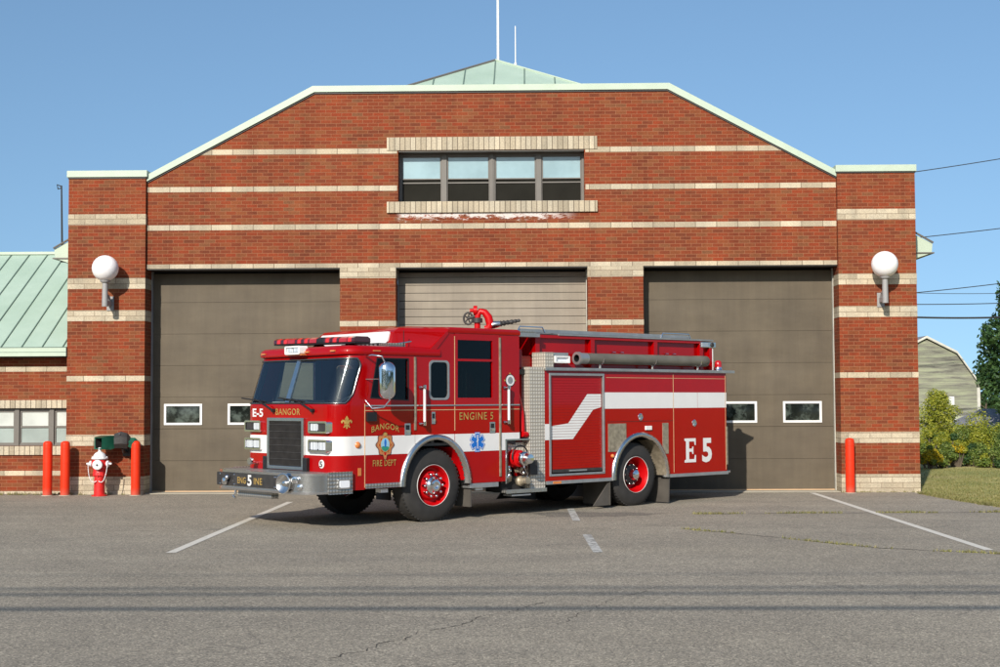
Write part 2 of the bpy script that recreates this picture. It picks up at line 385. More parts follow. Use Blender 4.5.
# ------------------------------------------------------------------ mesh builder
class MB:
    def __init__(s): s.v = []; s.f = []; s.m = []; s.mats = []
    def mi(s, mat):
        if mat not in s.mats: s.mats.append(mat)
        return s.mats.index(mat)
    def add(s, vs, fs, mat):
        o = len(s.v); k = s.mi(mat); s.v += [tuple(p) for p in vs]
        for f in fs: s.f.append(tuple(i+o for i in f)); s.m.append(k)
        return s
    def box(s, x0, x1, y0, y1, z0, z1, mat):
        if x0 > x1: x0, x1 = x1, x0
        if y0 > y1: y0, y1 = y1, y0
        if z0 > z1: z0, z1 = z1, z0
        vs = [(x0,y0,z0),(x1,y0,z0),(x1,y1,z0),(x0,y1,z0),(x0,y0,z1),(x1,y0,z1),(x1,y1,z1),(x0,y1,z1)]
        return s.add(vs, [(0,3,2,1),(4,5,6,7),(0,1,5,4),(1,2,6,5),(2,3,7,6),(3,0,4,7)], mat)
    def loft(s, rings, mat, closed=True, cap=True, mats=None):
        n = len(rings[0]); o = [p for r in rings for p in r]; kk = n if closed else n-1
        for j in range(len(rings)-1):
            fs = [(j*n+i, j*n+(i+1) % n, (j+1)*n+(i+1) % n, (j+1)*n+i) for i in range(kk)]
            base = o if j == 0 else None
            if j == 0: off = len(s.v); s.v += [tuple(p) for p in o]
            k = s.mi(mats[j] if mats else mat)
            for f in fs: s.f.append(tuple(i+off for i in f)); s.m.append(k)
        if cap and closed:
            k = s.mi(mat)
            s.f.append(tuple(off+i for i in reversed(range(n)))); s.m.append(k)
            s.f.append(tuple(off+(len(rings)-1)*n+i for i in range(n))); s.m.append(k)
        return s
    def cyl(s, p0, p1, r0, mat, r1=None, seg=20, cap=True):
        p0 = Vector(p0); p1 = Vector(p1); r1 = r0 if r1 is None else r1
        d = (p1-p0).normalized(); a = d.orthogonal().normalized(); b = d.cross(a)
        rings = [[p + (a*cos(2*pi*i/seg) + b*sin(2*pi*i/seg))*r for i in range(seg)] for p, r in ((p0, r0), (p1, r1))]
        return s.loft(rings, mat, cap=cap)
    def lathe(s, base, axis, prof, mat, seg=28, mats=None, cap=True):
        """prof: list of (distance along axis, radius)"""
        base = Vector(base); d = Vector(axis).normalized(); a = d.orthogonal().normalized(); b = d.cross(a)
        rings = [[base + d*t + (a*cos(2*pi*i/seg) + b*sin(2*pi*i/seg))*max(r, 1e-4) for i in range(seg)] for t, r in prof]
        return s.loft(rings, mat, mats=mats, cap=cap)
    def sphere(s, c, r, mat, seg=24, sz=1.0):
        prof = [(-r*cos(pi*k/12)*sz, r*sin(pi*k/12)) for k in range(13)]
        return s.lathe(c, (0, 0, 1), prof, mat, seg)
    def tube(s, path, r, mat, seg=10):
        path = [Vector(p) for p in path]; rings = []; prev = None
        for i, p in enumerate(path):
            d = (path[min(i+1, len(path)-1)] - path[max(i-1, 0)]).normalized()
            a = d.orthogonal().normalized() if prev is None else (prev - d*prev.dot(d)).normalized()
            prev = a; b = d.cross(a); rr = r[i] if isinstance(r, (list, tuple)) else r
            rings.append([p + (a*cos(2*pi*k/seg) + b*sin(2*pi*k/seg))*rr for k in range(seg)])
        return s.loft(rings, mat)
    def panel(s, outer, holes, mp, mat, back=None, sides=True):
        """flat plate with holes. outer/holes lists of 2-D points; mp(a,b,t) -> 3-D with t in {0 front,1 back}"""
        loops = [outer] + list(holes)
        pts = [p for l in loops for p in l]
        tri = tessellate_polygon([[Vector((a, b, 0)) for a, b in l] for l in loops])
        n = len(pts); vs = [mp(a, b, 0) for a, b in pts] + [mp(a, b, 1) for a, b in pts]
        fs = []
        f0, f1 = [], []
        for t in tri:
            a, b, c = [Vector(vs[i]) for i in t]
            nn = (b-a).cross(c-a); outw = Vector(vs[t[0]]) - Vector(vs[t[0]+n])
            if nn.dot(outw) < 0: t = tuple(reversed(t))
            f0.append(tuple(t)); f1.append(tuple(i+n for i in reversed(t)))
        s.add(vs, f0, mat); o = len(s.v) - 2*n
        k = s.mi(back or mat)
        for f in f1: s.f.append(tuple(i+o for i in f)); s.m.append(k)
        if sides:
            st = 0; k = s.mi(mat)
            for l in loops:
                m = len(l)
                for i in range(m):
                    a, b = st+i, st+(i+1) % m
                    s.f.append((o+a, o+b, o+b+n, o+a+n)); s.m.append(k)
                st += m
        return s
    def build(s, name, parent=None, bevel=0.0, smooth=None, off=None, seg=2, fixn=True):
        me = bpy.data.meshes.new(name)
        vs = s.v if off is None else [(x-off[0], y-off[1], z-off[2]) for x, y, z in s.v]
        me.from_pydata(vs, [], s.f); me.update()
        for m in s.mats: me.materials.append(M[m] if isinstance(m, str) else m)
        me.polygons.foreach_set('material_index', s.m)
        if fixn:
            bm = bmesh.new(); bm.from_mesh(me); bmesh.ops.recalc_face_normals(bm, faces=bm.faces); bm.to_mesh(me); bm.free()
        uv = me.uv_layers.new(name='UVMap'); me.update()
        for p in me.polygons:
            n = p.normal; ax = max(range(3), key=lambda i: abs(n[i]))
            for li in p.loop_indices:
                c = me.vertices[me.loops[li].vertex_index].co
                if off is not None: c = Vector(c) + Vector(off)
                uv.data[li].uv = (c.x, c.z) if ax == 1 else ((c.y, c.z) if ax == 0 else (c.x, c.y))
        if smooth is not None:
            me.polygons.foreach_set('use_smooth', [True]*len(me.polygons))
            me.set_sharp_from_angle(angle=radians(smooth))
        o = bpy.data.objects.new(name, me); COL.objects.link(o)
        if parent: o.parent = parent
        if bevel > 0:
            b = o.modifiers.new('Bevel', 'BEVEL'); b.width = bevel; b.segments = seg; b.limit_method = 'ANGLE'; b.angle_limit = radians(35)
        return o

def tag(o, label=None, cat=None, group=None, kind=None):
    if label: o['label'] = label
    if cat: o['category'] = cat
    if group: o['group'] = group
    if kind: o['kind'] = kind
    return o

def thing(name, label, cat, loc=(0, 0, 0), rz=0, group=None):
    o = bpy.data.objects.new(name, None); COL.objects.link(o); o.location = loc; o.rotation_euler = (0, 0, rz)
    o.empty_display_size = 0.3
    return tag(o, label, cat, group)

def copy_tree(o, parent=None):
    c = o.copy(); COL.objects.link(c); c.parent = parent
    for ch in [x for x in bpy.data.objects if x.parent == o]: copy_tree(ch, c)
    return c

def text_geo(txt, w, h, bold=0.0, bend=0.0, spacing=1.0):
    cu = bpy.data.curves.new('txt', 'FONT'); cu.body = txt; cu.size = 1; cu.extrude = 0; cu.offset = bold; cu.space_character = spacing
    cu.resolution_u = 3
    o = bpy.data.objects.new('txt', cu); COL.objects.link(o)
    dg = bpy.context.evaluated_depsgraph_get(); me = bpy.data.meshes.new_from_object(o.evaluated_get(dg))
    vs = [tuple(v.co) for v in me.vertices]; fs = [tuple(p.vertices) for p in me.polygons]
    bpy.data.objects.remove(o); bpy.data.curves.remove(cu); bpy.data.meshes.remove(me)
    x0 = min(v[0] for v in vs); x1 = max(v[0] for v in vs); y0 = min(v[1] for v in vs); y1 = max(v[1] for v in vs)
    out = []
    for x, y, z in vs:
        xx = ((x-x0)/(x1-x0)-0.5)*w; yy = ((y-y0)/(y1-y0)-0.5)*h
        out.append((xx, yy - bend*(xx/(w/2))**2))
    return out, fs

def put2d(mb, pts, fs, mp, mat):
    mb.add([mp(a, b) for a, b in pts], fs, mat)

def scuffed(name, col):
    m, nt, p = new_mat(name); co = objco(nt)
    c = ramp(nt, noise(nt, co, 5, 5, .65), [(0.3, tuple(x*.86 for x in col)), (0.7, col)])
    mp = N(nt, 'ShaderNodeMapping'); mp.inputs['Scale'].default_value = (6, 6, 1.0); lk(nt, co, mp.inputs[0])
    c = mixc(nt, ramp(nt, noise(nt, mp.outputs[0], 4, 7, .8), [(0.62, 0.0), (0.70, .55)]), c, (0.30, 0.10, 0.06))
    sep = N(nt, 'ShaderNodeSeparateXYZ'); lk(nt, co, sep.inputs[0])
    foot = math_n(nt, 'MULTIPLY', ramp(nt, sep.outputs[2], [(0.02, .8), (0.16, 0.0)]), noise(nt, co, 18, 4, .7))
    c = mixc(nt, foot, c, (0.22, 0.17, 0.12))
    lk(nt, c, p.inputs['Base Color']); p.inputs['Roughness'].default_value = .5; p.inputs['Specular IOR Level'].default_value = .2; return m
M['bollard'] = scuffed('scuffed orange red plastic', (0.80, 0.040, 0.010))
M['asphalt_dark'] = asphalt((0.62, 0.63, 0.66))
# ================================================================== SETTING
CAMY = -27.15
# ground to the horizon
mb = MB(); mb.add([(-600, -200, -0.012), (600, -200, -0.012), (600, 900, -0.012), (-600, 900, -0.012)], [(0, 1, 2, 3)], 'lawn')
tag(mb.build('ground'), kind='structure')
mb = MB()
lp = [(7.40, -0.45), (7.46, -1.6), (7.58, -2.6), (7.78, -3.9), (8.3, -5.2), (10, -6.4), (14, -7.2), (40, -8), (40, -45), (-40, -45), (-40, 0.35), (-9, 0.35), (-8.9, 0.6), (7.40, 0.6)]
mb.add([(x, y, 0) for x, y in lp], [tuple(range(len(lp)))], 'asphalt')
tag(mb.build('asphalt_apron'), kind='structure')
# door threshold slab
mb = MB()
for a, b in ((-7.44, -3.67), (-2.54, 1.17), (2.29, 6.02)):
    mb.box(a, b, 0.02, 0.62, 0.002, 0.014, 'slab')
tag(mb.build('door_threshold'), kind='structure')

def strip(name, pts, w, z, mat, jit=0.0):
    mb = MB(); vs = []
    for i, (x, y) in enumerate(pts):
        a = pts[max(0, i-1)]; b = pts[min(len(pts)-1, i+1)]
        d = Vector((b[0]-a[0], b[1]-a[1])).normalized(); nx, ny = -d.y, d.x
        ww = w*(1 + jit*random.uniform(-1, 1))/2
        vs += [(x+nx*ww, y+ny*ww, z), (x-nx*ww, y-ny*ww, z)]
    mb.add(vs, [(2*i, 2*i+1, 2*i+3, 2*i+2) for i in range(len(pts)-1)], mat)
    return tag(mb.build(name), kind='structure')

strip('painted_line', [(-4.23, -10.55), (-4.23, -2.2)], 0.115, 0.004, 'paint')
strip('painted_line', [(5.43, -10.45), (5.43, -0.2)], 0.115, 0.004, 'paint')
strip('painted_line', [(0.82, -10.6), (0.78, -8.4)], 0.115, 0.004, 'paint_worn')
strip('painted_line', [(0.72, -6.3), (0.70, -3.9)], 0.115, 0.004, 'paint_worn')

def patch(cx, cy, rx, ry, seed, z=.0015):
    r = random.Random(seed); n = 44; pts = []
    for i in range(n):
        a = 2*pi*i/n; k = .72+.28*r.random() + .12*sin(3*a+seed)
        pts.append((cx+rx*k*cos(a), cy+ry*k*sin(a), z))
    mb = MB(); mb.add(pts, [tuple(range(n))], 'asphalt_dark'); return tag(mb.build('asphalt_patch'), kind='structure')
patch(0.95, -5.1, 1.15, .55, 1)
def wander(x0, y0, x1, y1, n, amp):
    out = []; off = 0
    for i in range(n+1):
        t = i/n; off += random.uniform(-amp, amp); off *= 0.85
        out.append((x0+(x1-x0)*t, y0+(y1-y0)*t+off))
    return out
cr1 = wander(2.6, -5.05, 11.0, -4.7, 60, 0.035)
cr2 = wander(2.15, -7.6, 4.2, -10.1, 16, 0.05) + wander(4.35, -10.25, 7.2, -12.0, 22, 0.05)
strip('pavement_crack', cr1, 0.03, 0.003, 'crack', .5)
strip('pavement_crack', cr2, 0.022, 0.003, 'crack', .6)
def wander2(x0, y0, x1, y1, n, amp):
    out = []; off = 0; d = Vector((x1-x0, y1-y0)).normalized()
    for i in range(n+1):
        t = i/n; off += random.uniform(-amp, amp); off *= .93
        out.append((x0+(x1-x0)*t - d.y*off, y0+(y1-y0)*t + d.x*off))
    return out
strip('pavement_crack', wander2(-1.35, -17.4, 0.12, -14.6, 60, .045), 0.007, 0.003, 'crack', .9)
strip('pavement_crack', wander2(0.2, -15.9, 1.25, -13.2, 50, .04), 0.005, 0.003, 'crack', .9)
strip('pavement_crack', wander(-1.6, -3.8, 2.6, -5.05, 20, .03), 0.012, 0.003, 'crack', .6)

strip('pavement_joint', wander(-10.5, -7.45, -4.6, -7.75, 40, .02), 0.016, 0.003, 'slab', .9)
# weeds in the joints: countless tufts
mb = MB()
def tuft(x, y, h, n, z=0.0, spread=.04):
    for _ in range(n):
        a = random.uniform(0, 2*pi); hh = h*random.uniform(.4, 1); w = random.uniform(.004, .009)
        bx, by = x+random.uniform(-spread, spread), y+random.uniform(-spread, spread)
        tx, ty = bx+cos(a)*hh*.7, by+sin(a)*hh*.7; px, py = -sin(a)*w, cos(a)*w
        mb.add([(bx+px, by+py, z), (bx-px, by-py, z), (tx, ty, z+hh)], [(0, 1, 2)], 'leaf_weed')
for pts, dens, h in ((cr1, 1.0, .05), (cr2, .8, .045)):
    for i in range(len(pts)-1):
        pr_ = (0.5+0.5*sin(i*0.55+1.2))*dens
        for k in range(int(9*pr_)):
            t = random.random()
            tuft(pts[i][0]+(pts[i+1][0]-pts[i][0])*t, pts[i][1]+(pts[i+1][1]-pts[i][1])*t+random.gauss(0, .02), h*random.uniform(.5, 1.2), 7)
for _ in range(70):
    tuft(random.uniform(-10.3, -7.5), random.choice([0.22, -0.05, 0.0])+random.uniform(-.06, .02), random.uniform(.03, .09), 9)
for _ in range(40):
    tuft(random.uniform(6.05, 7.5), -.03, random.uniform(.02, .05), 7)
tag(mb.build('crack_weeds', fixn=False), 'short dry weeds growing in the cracks of the asphalt and along the wall foot', 'weeds', kind='stuff')

# lawn blades along the asphalt edge
mb = MB()
edge = [(7.40, -0.45), (7.46, -1.6), (7.58, -2.6), (7.78, -3.9), (8.3, -5.2), (10, -6.4)]
for i in range(len(edge)-1):
    (ax, ay), (bx, by) = edge[i], edge[i+1]
    for k in range(int(260*math.hypot(bx-ax, by-ay))):
        t = random.random(); tuft(ax+(bx-ax)*t+abs(random.gauss(0, .12))-.03, ay+(by-ay)*t, random.uniform(.02, .07), 4)
for _ in range(9000):
    Y = random.uniform(-3.5, 9); tuft(random.uniform(7.6, 8.2+(Y+5)*.5), Y, random.uniform(.02, .055), 2)
tag(mb.build('lawn_edge_grass', fixn=False), 'short dry lawn grass right of the fire station', 'grass', kind='stuff')

# ================================================================== FIRE STATION
SO = (-0.72, 0.3, 0)
st = thing('fire_station', 'red brick fire station with cream bands, stepped gable front and three large bay doors', 'fire station', SO)
def P(mb, name, parent=None, **k): return mb.build(name, parent or st, off=SO if parent is None or parent.get('soff') else None, **k)
WY = 0.08; DY = 0.55
# front wall with openings
mb = MB()
outer = [(-7.455, 0), (-7.455, 4.40), (-3.65, 4.40), (-3.65, 0), (-2.56, 0), (-2.56, 4.40), (1.19, 4.40), (1.19, 0), (2.27, 0), (2.27, 4.40), (6.035, 4.40), (6.035, 6.13), (2.78, 7.87), (-4.16, 7.87), (-7.455, 6.13)]
outer = [(-3.65, 0), (-2.56, 0), (-2.56, 4.40), (1.19, 4.40), (1.19, 0), (2.27, 0), (2.27, 4.40), (6.035, 4.40), (6.035, 6.13), (2.78, 7.87), (-4.16, 7.87), (-7.455, 6.13), (-7.455, 4.40), (-3.65, 4.40)]
mb.panel(outer, [[(-2.51, 5.685), (1.14, 5.685), (1.14, 6.69), (-2.51, 6.69)]], lambda a, b, t: (a, WY + t*0.40, b), 'brick_front')
P(mb, 'front_wall')
# side and back walls
mb = MB()
mb.box(-8.85, -8.5, 0.62, 14, 0, 5.2, 'brick'); mb.box(7.06, 7.41, 0.62, 14, 0, 5.2, 'brick'); mb.box(-8.85, 7.41, 13.7, 14, 0, 5.2, 'brick')
P(mb, 'side_wall')
# piers
for x0, x1 in ((-8.98, -7.46), (6.04, 7.54)):
    mb = MB(); mb.box(x0, x1, 0, 0.62, -0.02, 6.2, 'brick')
    pier = P(mb, 'brick_pier')
    mb = MB(); mb.box(x0-.03, x1+.03, -.035, 0.66, 6.2, 6.33, 'green_trim'); mb.box(x0-.012, x1+.012, -.015, 0.63, 6.17, 6.2, 'frame_dark')
    mb.build('coping', st, off=SO, bevel=.006)
    e = 0.004
    for z0, z1 in ((5.26, 5.472), (4.005, 4.217), (3.373, 3.585), (0.944, 1.156), (-.03, .345)):
        mb = MB(); mb.box(x0-e, x1+e, -e, 0.62-e, z0, z1, 'block'); mb.build('stone_band', st, off=SO)
    mb = MB(); mb.box(x0-e, x1+e, -e, 0.62-e, 2.2, 2.303, 'block_long'); mb.build('stone_band', st, off=SO)
# wall bands
def band(x0, x1, z0, z1, mat='block_long', y=WY, d=.004, name='stone_band'):
    mb = MB(); mb.box(x0, x1, y-d, y+0.05, z0, z1, mat); return mb.build(name, st, off=SO)
band(-7.45, 6.03, 5.15, 5.255)
band(-7.45, -2.53, 5.905, 6.008); band(1.16, 6.03, 5.905, 6.008)
# top band with slanted ends following the gable
mb = MB()
xl = -7.455 + (6.64-6.13)/(7.87-6.13)*3.295; xl2 = -7.455 + (6.743-6.13)/(7.87-6.13)*3.295
for a, b, c, d in ((xl, xl2, -2.53, -2.53),):
    mb.add([(a+.0, WY-.004, 6.64), (c, WY-.004, 6.64), (d, WY-.004, 6.743), (b, WY-.004, 6.743), (a, WY+.03, 6.64), (c, WY+.03, 6.64), (d, WY+.03, 6.743), (b, WY+.03, 6.743)],
           [(0, 1, 2, 3), (4, 7, 6, 5), (0, 4, 5, 1), (3, 2, 6, 7), (0, 3, 7, 4), (1, 5, 6, 2)], 'block_long')
mb.build('stone_band', st, off=SO)
mb = MB()
a, b = 6.035-(6.64-6.13)/1.74*3.255, 6.035-(6.743-6.13)/1.74*3.255
mb.add([(1.16, WY-.004, 6.64), (a, WY-.004, 6.64), (b, WY-.004, 6.743), (1.16, WY-.004, 6.743), (1.16, WY+.03, 6.64), (a, WY+.03, 6.64), (b, WY+.03, 6.743), (1.16, WY+.03, 6.743)],
       [(0, 1, 2, 3), (4, 7, 6, 5), (0, 4, 5, 1), (3, 2, 6, 7), (0, 3, 7, 4), (1, 5, 6, 2)], 'block_long')
mb.build('stone_band', st, off=SO)
band(-7.45, 6.03, 4.398, 4.482, name='door_lintel')
for x0, x1 in ((-3.65, -2.56), (1.19, 2.27)):
    for z0, z1, mt in ((4.19, 4.396, 'block'), (3.25, 3.353, 'block_long'), (2.2, 2.303, 'block_long'), (.944, 1.156, 'block'), (0, .345, 'block')):
        mb = MB(); mb.box(x0-.004, x1+.004, WY-.004, WY+.396, z0, z1, mt); mb.build('stone_band', st, off=SO)
band(-2.73, 1.39, 6.70, 6.955, 'soldier', d=.02, name='window_lintel')
mb = MB(); mb.box(-2.73, 1.39, WY-.045, WY+.12, 5.465, 5.683, 'soldier'); mb.build('window_sill', st, off=SO, bevel=.004)
# steel angle under lintels
for x0, x1 in ((-7.45, -3.66), (-2.55, 1.18), (2.28, 6.03)):
    mb = MB(); mb.box(x0, x1, WY+.01, DY-.02, 4.378, 4.396, 'frame_dark'); mb.build('steel_angle', st, off=SO)
mb = MB(); mb.box(-2.5, 1.13, WY+.01, WY+.3, 6.672, 6.688, 'frame'); mb.build('steel_angle', st, off=SO)
# gable coping
mb = MB()
cp = [(-7.455, 6.115), (-4.155, 7.86), (2.775, 7.86), (6.035, 6.115)]
up = [(-7.455, 6.245), (-4.19, 7.985), (2.81, 7.985), (6.035, 6.245)]
vs = [(x, WY-.05, z) for x, z in cp] + [(x, WY-.05, z) for x, z in up] + [(x, .62, z) for x, z in cp] + [(x, .62, z) for x, z in up]
fs = []
for i in range(3): fs += [(i, i+1, i+5, i+4), (8+i, 12+i, 13+i, 9+i), (i, 8+i, 9+i, i+1), (4+i, 5+i, 13+i, 12+i)]
fs += [(0, 4, 12, 8), (3, 11, 15, 7)]
mb.add(vs, fs, 'green_trim'); mb.build('coping', st, off=SO, bevel=.005)
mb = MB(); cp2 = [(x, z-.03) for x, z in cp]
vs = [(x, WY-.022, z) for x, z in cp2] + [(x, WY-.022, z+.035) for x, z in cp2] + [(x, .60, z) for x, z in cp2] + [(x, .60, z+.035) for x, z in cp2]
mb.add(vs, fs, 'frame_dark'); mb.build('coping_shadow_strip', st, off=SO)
# upper window band
wf = MB()
x0, x1, z0, z1 = -2.51, 1.14, 5.685, 6.67; fy = WY+.24
wf.box(x0, x1, fy, fy+.09, z1-.05, z1, 'frame'); wf.box(x0, x1, fy, fy+.09, z0, z0+.035, 'frame')
edges = [x0, -1.62, -0.67, 0.25, x1]
for i, e in enumerate(edges):
    w = .045 if i in (0, 4) else .052
    wf.box(e-(0 if i == 0 else w), e+(0 if i == 4 else w), fy-.012, fy+.09, z0, z1, 'frame')
wf.box(-.69, -.65, fy-.03, fy+.09, z0, z1, 'frame')
fr = wf.build('window_frame', st, off=SO, bevel=.004)
for i in range(4):
    a = edges[i]+(.045 if i == 0 else .052); b = edges[i+1]-(.045 if i == 3 else .052)
    mb = MB(); mb.box(a+.028, b-.028, fy+.035, fy+.045, 6.175, z1-.07, 'glass_pale'); g = mb.build('upper_pane', st, off=SO)
    mb = MB(); mb.box(a+.02, b-.02, fy+.05, fy+.06, z0+.03, 6.155, 'glass_screen'); g = mb.build('lower_pane', st, off=SO)
    mb = MB(); mb.panel([(a, z0+.03), (b, z0+.03), (b, z1-.045), (a, z1-.045)], [[(a+.03, 6.182), (b-.03, 6.182), (b-.03, z1-.072), (a+.03, z1-.072)], [(a+.018, z0+.045), (b-.018, z0+.045), (b-.018, 6.158), (a+.018, 6.158)]],
        lambda p, q, t: (p, fy+.02+t*.03, q), 'frame'); mb.build('sash', st, off=SO, bevel=.003)
    mb = MB(); mb.box(a+.018, b-.018, fy+.030, fy+.048, 6.082, 6.106, 'frame'); mb.build('meeting_rail', st, off=SO)
mb = MB(); mb.box(-3, 1.6, WY+.42, WY+.45, 5.5, 6.9, 'dark_gap'); mb.build('window_backing', st, off=SO)

# bay doors
def bay(x0, x1, wins, light=False):
    mt = 'door_light' if light else 'door'
    top = 4.34
    lab = 'beige finely ribbed bay door' if light else None
    mb = MB(); n = 7; h = 0.628
    holes = {}
    for k in range(n):
        a, b = k*h, min((k+1)*h, top)-.003
        hs = []
        if k == 2:
            for wx in wins: hs.append([(wx+.03, 1.33+.03), (wx+.73, 1.33+.03), (wx+.73, 1.75-.03), (wx+.03, 1.75-.03)])
        if light:
            q = a
            while q < b-.02:
                q2 = min(q+.157, b)
                mb.box(x0+.02, x1-.02, DY+.0, DY+.06, q+.004, q2-.004, mt); q = q2
        else:
            mb.panel([(x0+.02, a), (x1-.02, a), (x1-.02, b), (x0+.02, b)], hs, lambda p, q, t: (p, DY+t*.05, q), mt)
    mb.box(x0+.02, x1-.02, DY+.062, DY+.07, 0, top, 'frame_dark' if not wins else mt) if not wins else None
    mb.box(x0+.02, x1-.02, DY-.012, DY+.05, -.001, .03, 'gold_trim')
    d = mb.build('bay_door', st, off=SO, bevel=.006); 
    if lab: d['label'] = lab
    for wx in wins:
        f = MB(); f.panel([(wx, 1.33), (wx+.76, 1.33), (wx+.76, 1.75), (wx, 1.75)], [[(wx+.045, 1.375), (wx+.715, 1.375), (wx+.715, 1.705), (wx+.045, 1.705)]], lambda p, q, t: (p, DY-.018+t*.04, q), 'white')
        fo = f.build('window_frame', d, off=None, bevel=.004)
        g = MB(); g.box(wx+.04, wx+.72, DY+.012, DY+.02, 1.37, 1.71, 'glass_dark'); g.build('pane', d)
        for c in (fo, d.children[-1]): pass
    for c in d.children:
        c.location = (-SO[0], -SO[1], -SO[2])
    return d
bay(-7.46, -3.65, (-7.21, -5.94, -4.67)); bay(-2.56, 1.19, (), True); bay(2.27, 6.04, (2.49, 3.76, 5.03))
mb = MB()
for x0, x1 in ((-7.46, -3.65), (-2.56, 1.19), (2.27, 6.04)):
    mb.box(x0-.01, x1+.01, DY+.1, DY+.14, 0, 4.5, 'dark_gap')
mb.build('bay_backing', st, off=SO)
for x0, x1 in ((-7.46, -3.65), (-2.56, 1.19), (2.27, 6.04)):
    for a, b, mt in ((x0+.004, x0+.022, 'grey_metal'), (x1-.018, x1-.006, 'dull_white')):
        mb = MB(); mb.box(a, b, DY-.09, DY+.05, 0, 4.37, mt); mb.build('door_jamb_trim', st, off=SO)
# hatch with louvre in the left bay door (bottom) and small keypad on right reveal
mb = MB(); mb.box(-6.05, -5.86, DY-.02, DY+.02, .22, .45, 'charcoal')
for k in range(5): mb.box(-6.04, -5.87, DY-.03, DY-.01, .25+k*.04, .262+k*.04, 'grey_metal')
mb.build('door_vent', st, off=SO)

# main hip roof with standing seams
AX, AY, AZ, SL = -0.72, 6.0, 9.92, 0.540
R_ = 8.30; EZ = AZ - SL*R_
mb = MB()
y0 = 0.63
zf = AZ - SL*(AY-y0); hx = (AZ-zf)/SL
pts = {'ap': (AX, AY, AZ), 'ap2': (AX, AY+2, AZ), 'fl': (AX-hx, y0, zf), 'fr': (AX+hx, y0, zf), 'el': (AX-R_, y0, EZ), 'er': (AX+R_, y0, EZ), 'bl': (AX-R_, 15, EZ), 'br': (AX+R_, 15, EZ), 'bk': (AX, 15, AZ)}
vs = [pts[k] for k in ('ap', 'fl', 'fr', 'el', 'er', 'bl', 'br', 'bk')]
mb.add(vs, [(0, 1, 2), (0, 7, 5, 3, 1), (0, 2, 4, 6, 7), (5, 7, 6), (1, 3, 4, 2)], 'green')
roof = mb.build('metal_roof', st, off=SO)
mb = MB()
for k in range(-14, 15):
    x = AX + k*0.69
    zt = AZ - SL*abs(x-AX); yt = AY - abs(x-AX)
    if yt > y0: mb.tube([(x, yt, zt+.01), (x, y0, zf+.01)], .017, 'seam', 4)
mb.tube([(AX, AY, AZ+.01), (AX-hx, y0, zf+.01)], .03, 'frame', 6); mb.tube([(AX, AY, AZ+.01), (AX+hx, y0, zf+.01)], .03, 'green_trim', 6)
for s in (-1, 1):
    k = 0
    while 1.1+k*.69 < 14:
        y = 1.1+k*.69; mb.tube([(AX+s*max(0, min(R_, AY-y if y < AY else 0)), y, AZ-SL*max(0, AY-y if y < AY else 0)+.01), (AX+s*R_, y, EZ+.01)], .017, 'seam', 4); k += 1
sm = mb.build('standing_seam', roof); 
# eave boxes sticking out past the piers
for s in (-1, 1):
    mb = MB(); xe = AX+s*8.82; EZ = 4.86
    mb.loft([[(xe+s*.02, y, EZ+.03), (xe, y, EZ-.16), (xe-s*.42, y, EZ-.30), (xe-s*.62, y, EZ-.30), (xe-s*.62, y, EZ+.36)] for y in (0.9, 15)], 'green_trim')
    mb.tube([(xe+s*.03, 0.88, EZ+.045), (xe-s*.62, 0.88, EZ+.42)], .02, 'frame', 6)
    mb.box(xe-s*.65, xe+s*.05, 0.88, 15, EZ-.17, EZ-.145, 'frame')
    mb.box(xe-s*1.1, xe-s*.45, 0.95, 15, EZ-.40, EZ-.30, 'frame_dark')
    mb.build('eave_box', st, off=SO)

# left single-storey wing
wo = (-12.5, 0.3, 0)
wg = thing('station_wing', 'single storey brick wing with pale green metal roof left of the fire station', 'building', wo)
X0, X1, WGY = -17.0, -8.99, 0.30
mb = MB()
mb.panel([(X0, -.01), (X1, -.01), (X1, 2.75), (X0, 2.75)], [[(-16.5, .935), (-9.0, .935), (-9.0, 1.68), (-16.5, 1.68)]], lambda a, b, t: (a, WGY+t*.3, b), 'brick')
mb.box(X0, X0+.3, .61, 8, 0, 2.75, 'brick'); mb.box(X0, X1, 7.7, 8, 0, 2.75, 'brick')
mb.build('wing_wall', wg, off=wo)
for z0, z1, mt in ((2.40, 2.50, 'block_long'), (1.68, 1.838, 'soldier'), (.357, .45, 'block_long'), (-.03, .05, 'block_long')):
    mb = MB(); mb.box(X0, X1, WGY-.005, WGY+.04, z0, z1, mt); mb.build('stone_band', wg, off=wo)
mb = MB(); mb.box(X0, X1, WGY-.035, WGY+.15, .762, .933, 'soldier'); mb.build('window_sill', wg, off=wo)
fr = MB(); fy = WGY+.08
fr.box(-16.5, -9.0, fy, fy+.08, 1.64, 1.678, 'frame'); fr.box(-16.5, -9.0, fy, fy+.08, .937, .97, 'frame')
xs = [-9.39-.69*k for k in range(0, 10)] + [-8.70]
for x in xs[:-1]: fr.box(x-.045, x+.045, fy-.02, fy+.08, .937, 1.678, 'frame')
fr.build('window_frame', wg, off=wo, bevel=.004)
for x in xs:
    a, b = x-.69+.045, x-.045
    if b < -16.4: continue
    a = max(a, -16.5); b = min(b, -9.0)
    if b-a < .1: continue
    mb = MB(); mb.panel([(a, .97), (b, .97), (b, 1.64), (a, 1.64)], [[(a+.04, 1.33), (b-.035, 1.33), (b-.035, 1.60), (a+.04, 1.60)], [(a+.03, 1.0), (b-.03, 1.0), (b-.03, 1.29), (a+.03, 1.29)]], lambda p, q, t: (p, fy+.015+t*.03, q), 'frame')
    mb.build('sash', wg, off=wo, bevel=.003)
    mb = MB(); mb.box(a+.03, b-.03, fy+.03, fy+.04, 1.32, 1.61, 'glass_white'); mb.box(a+.02, b-.02, fy+.034, fy+.044, .99, 1.30, 'glass_grey'); mb.build('pane', wg, off=wo)
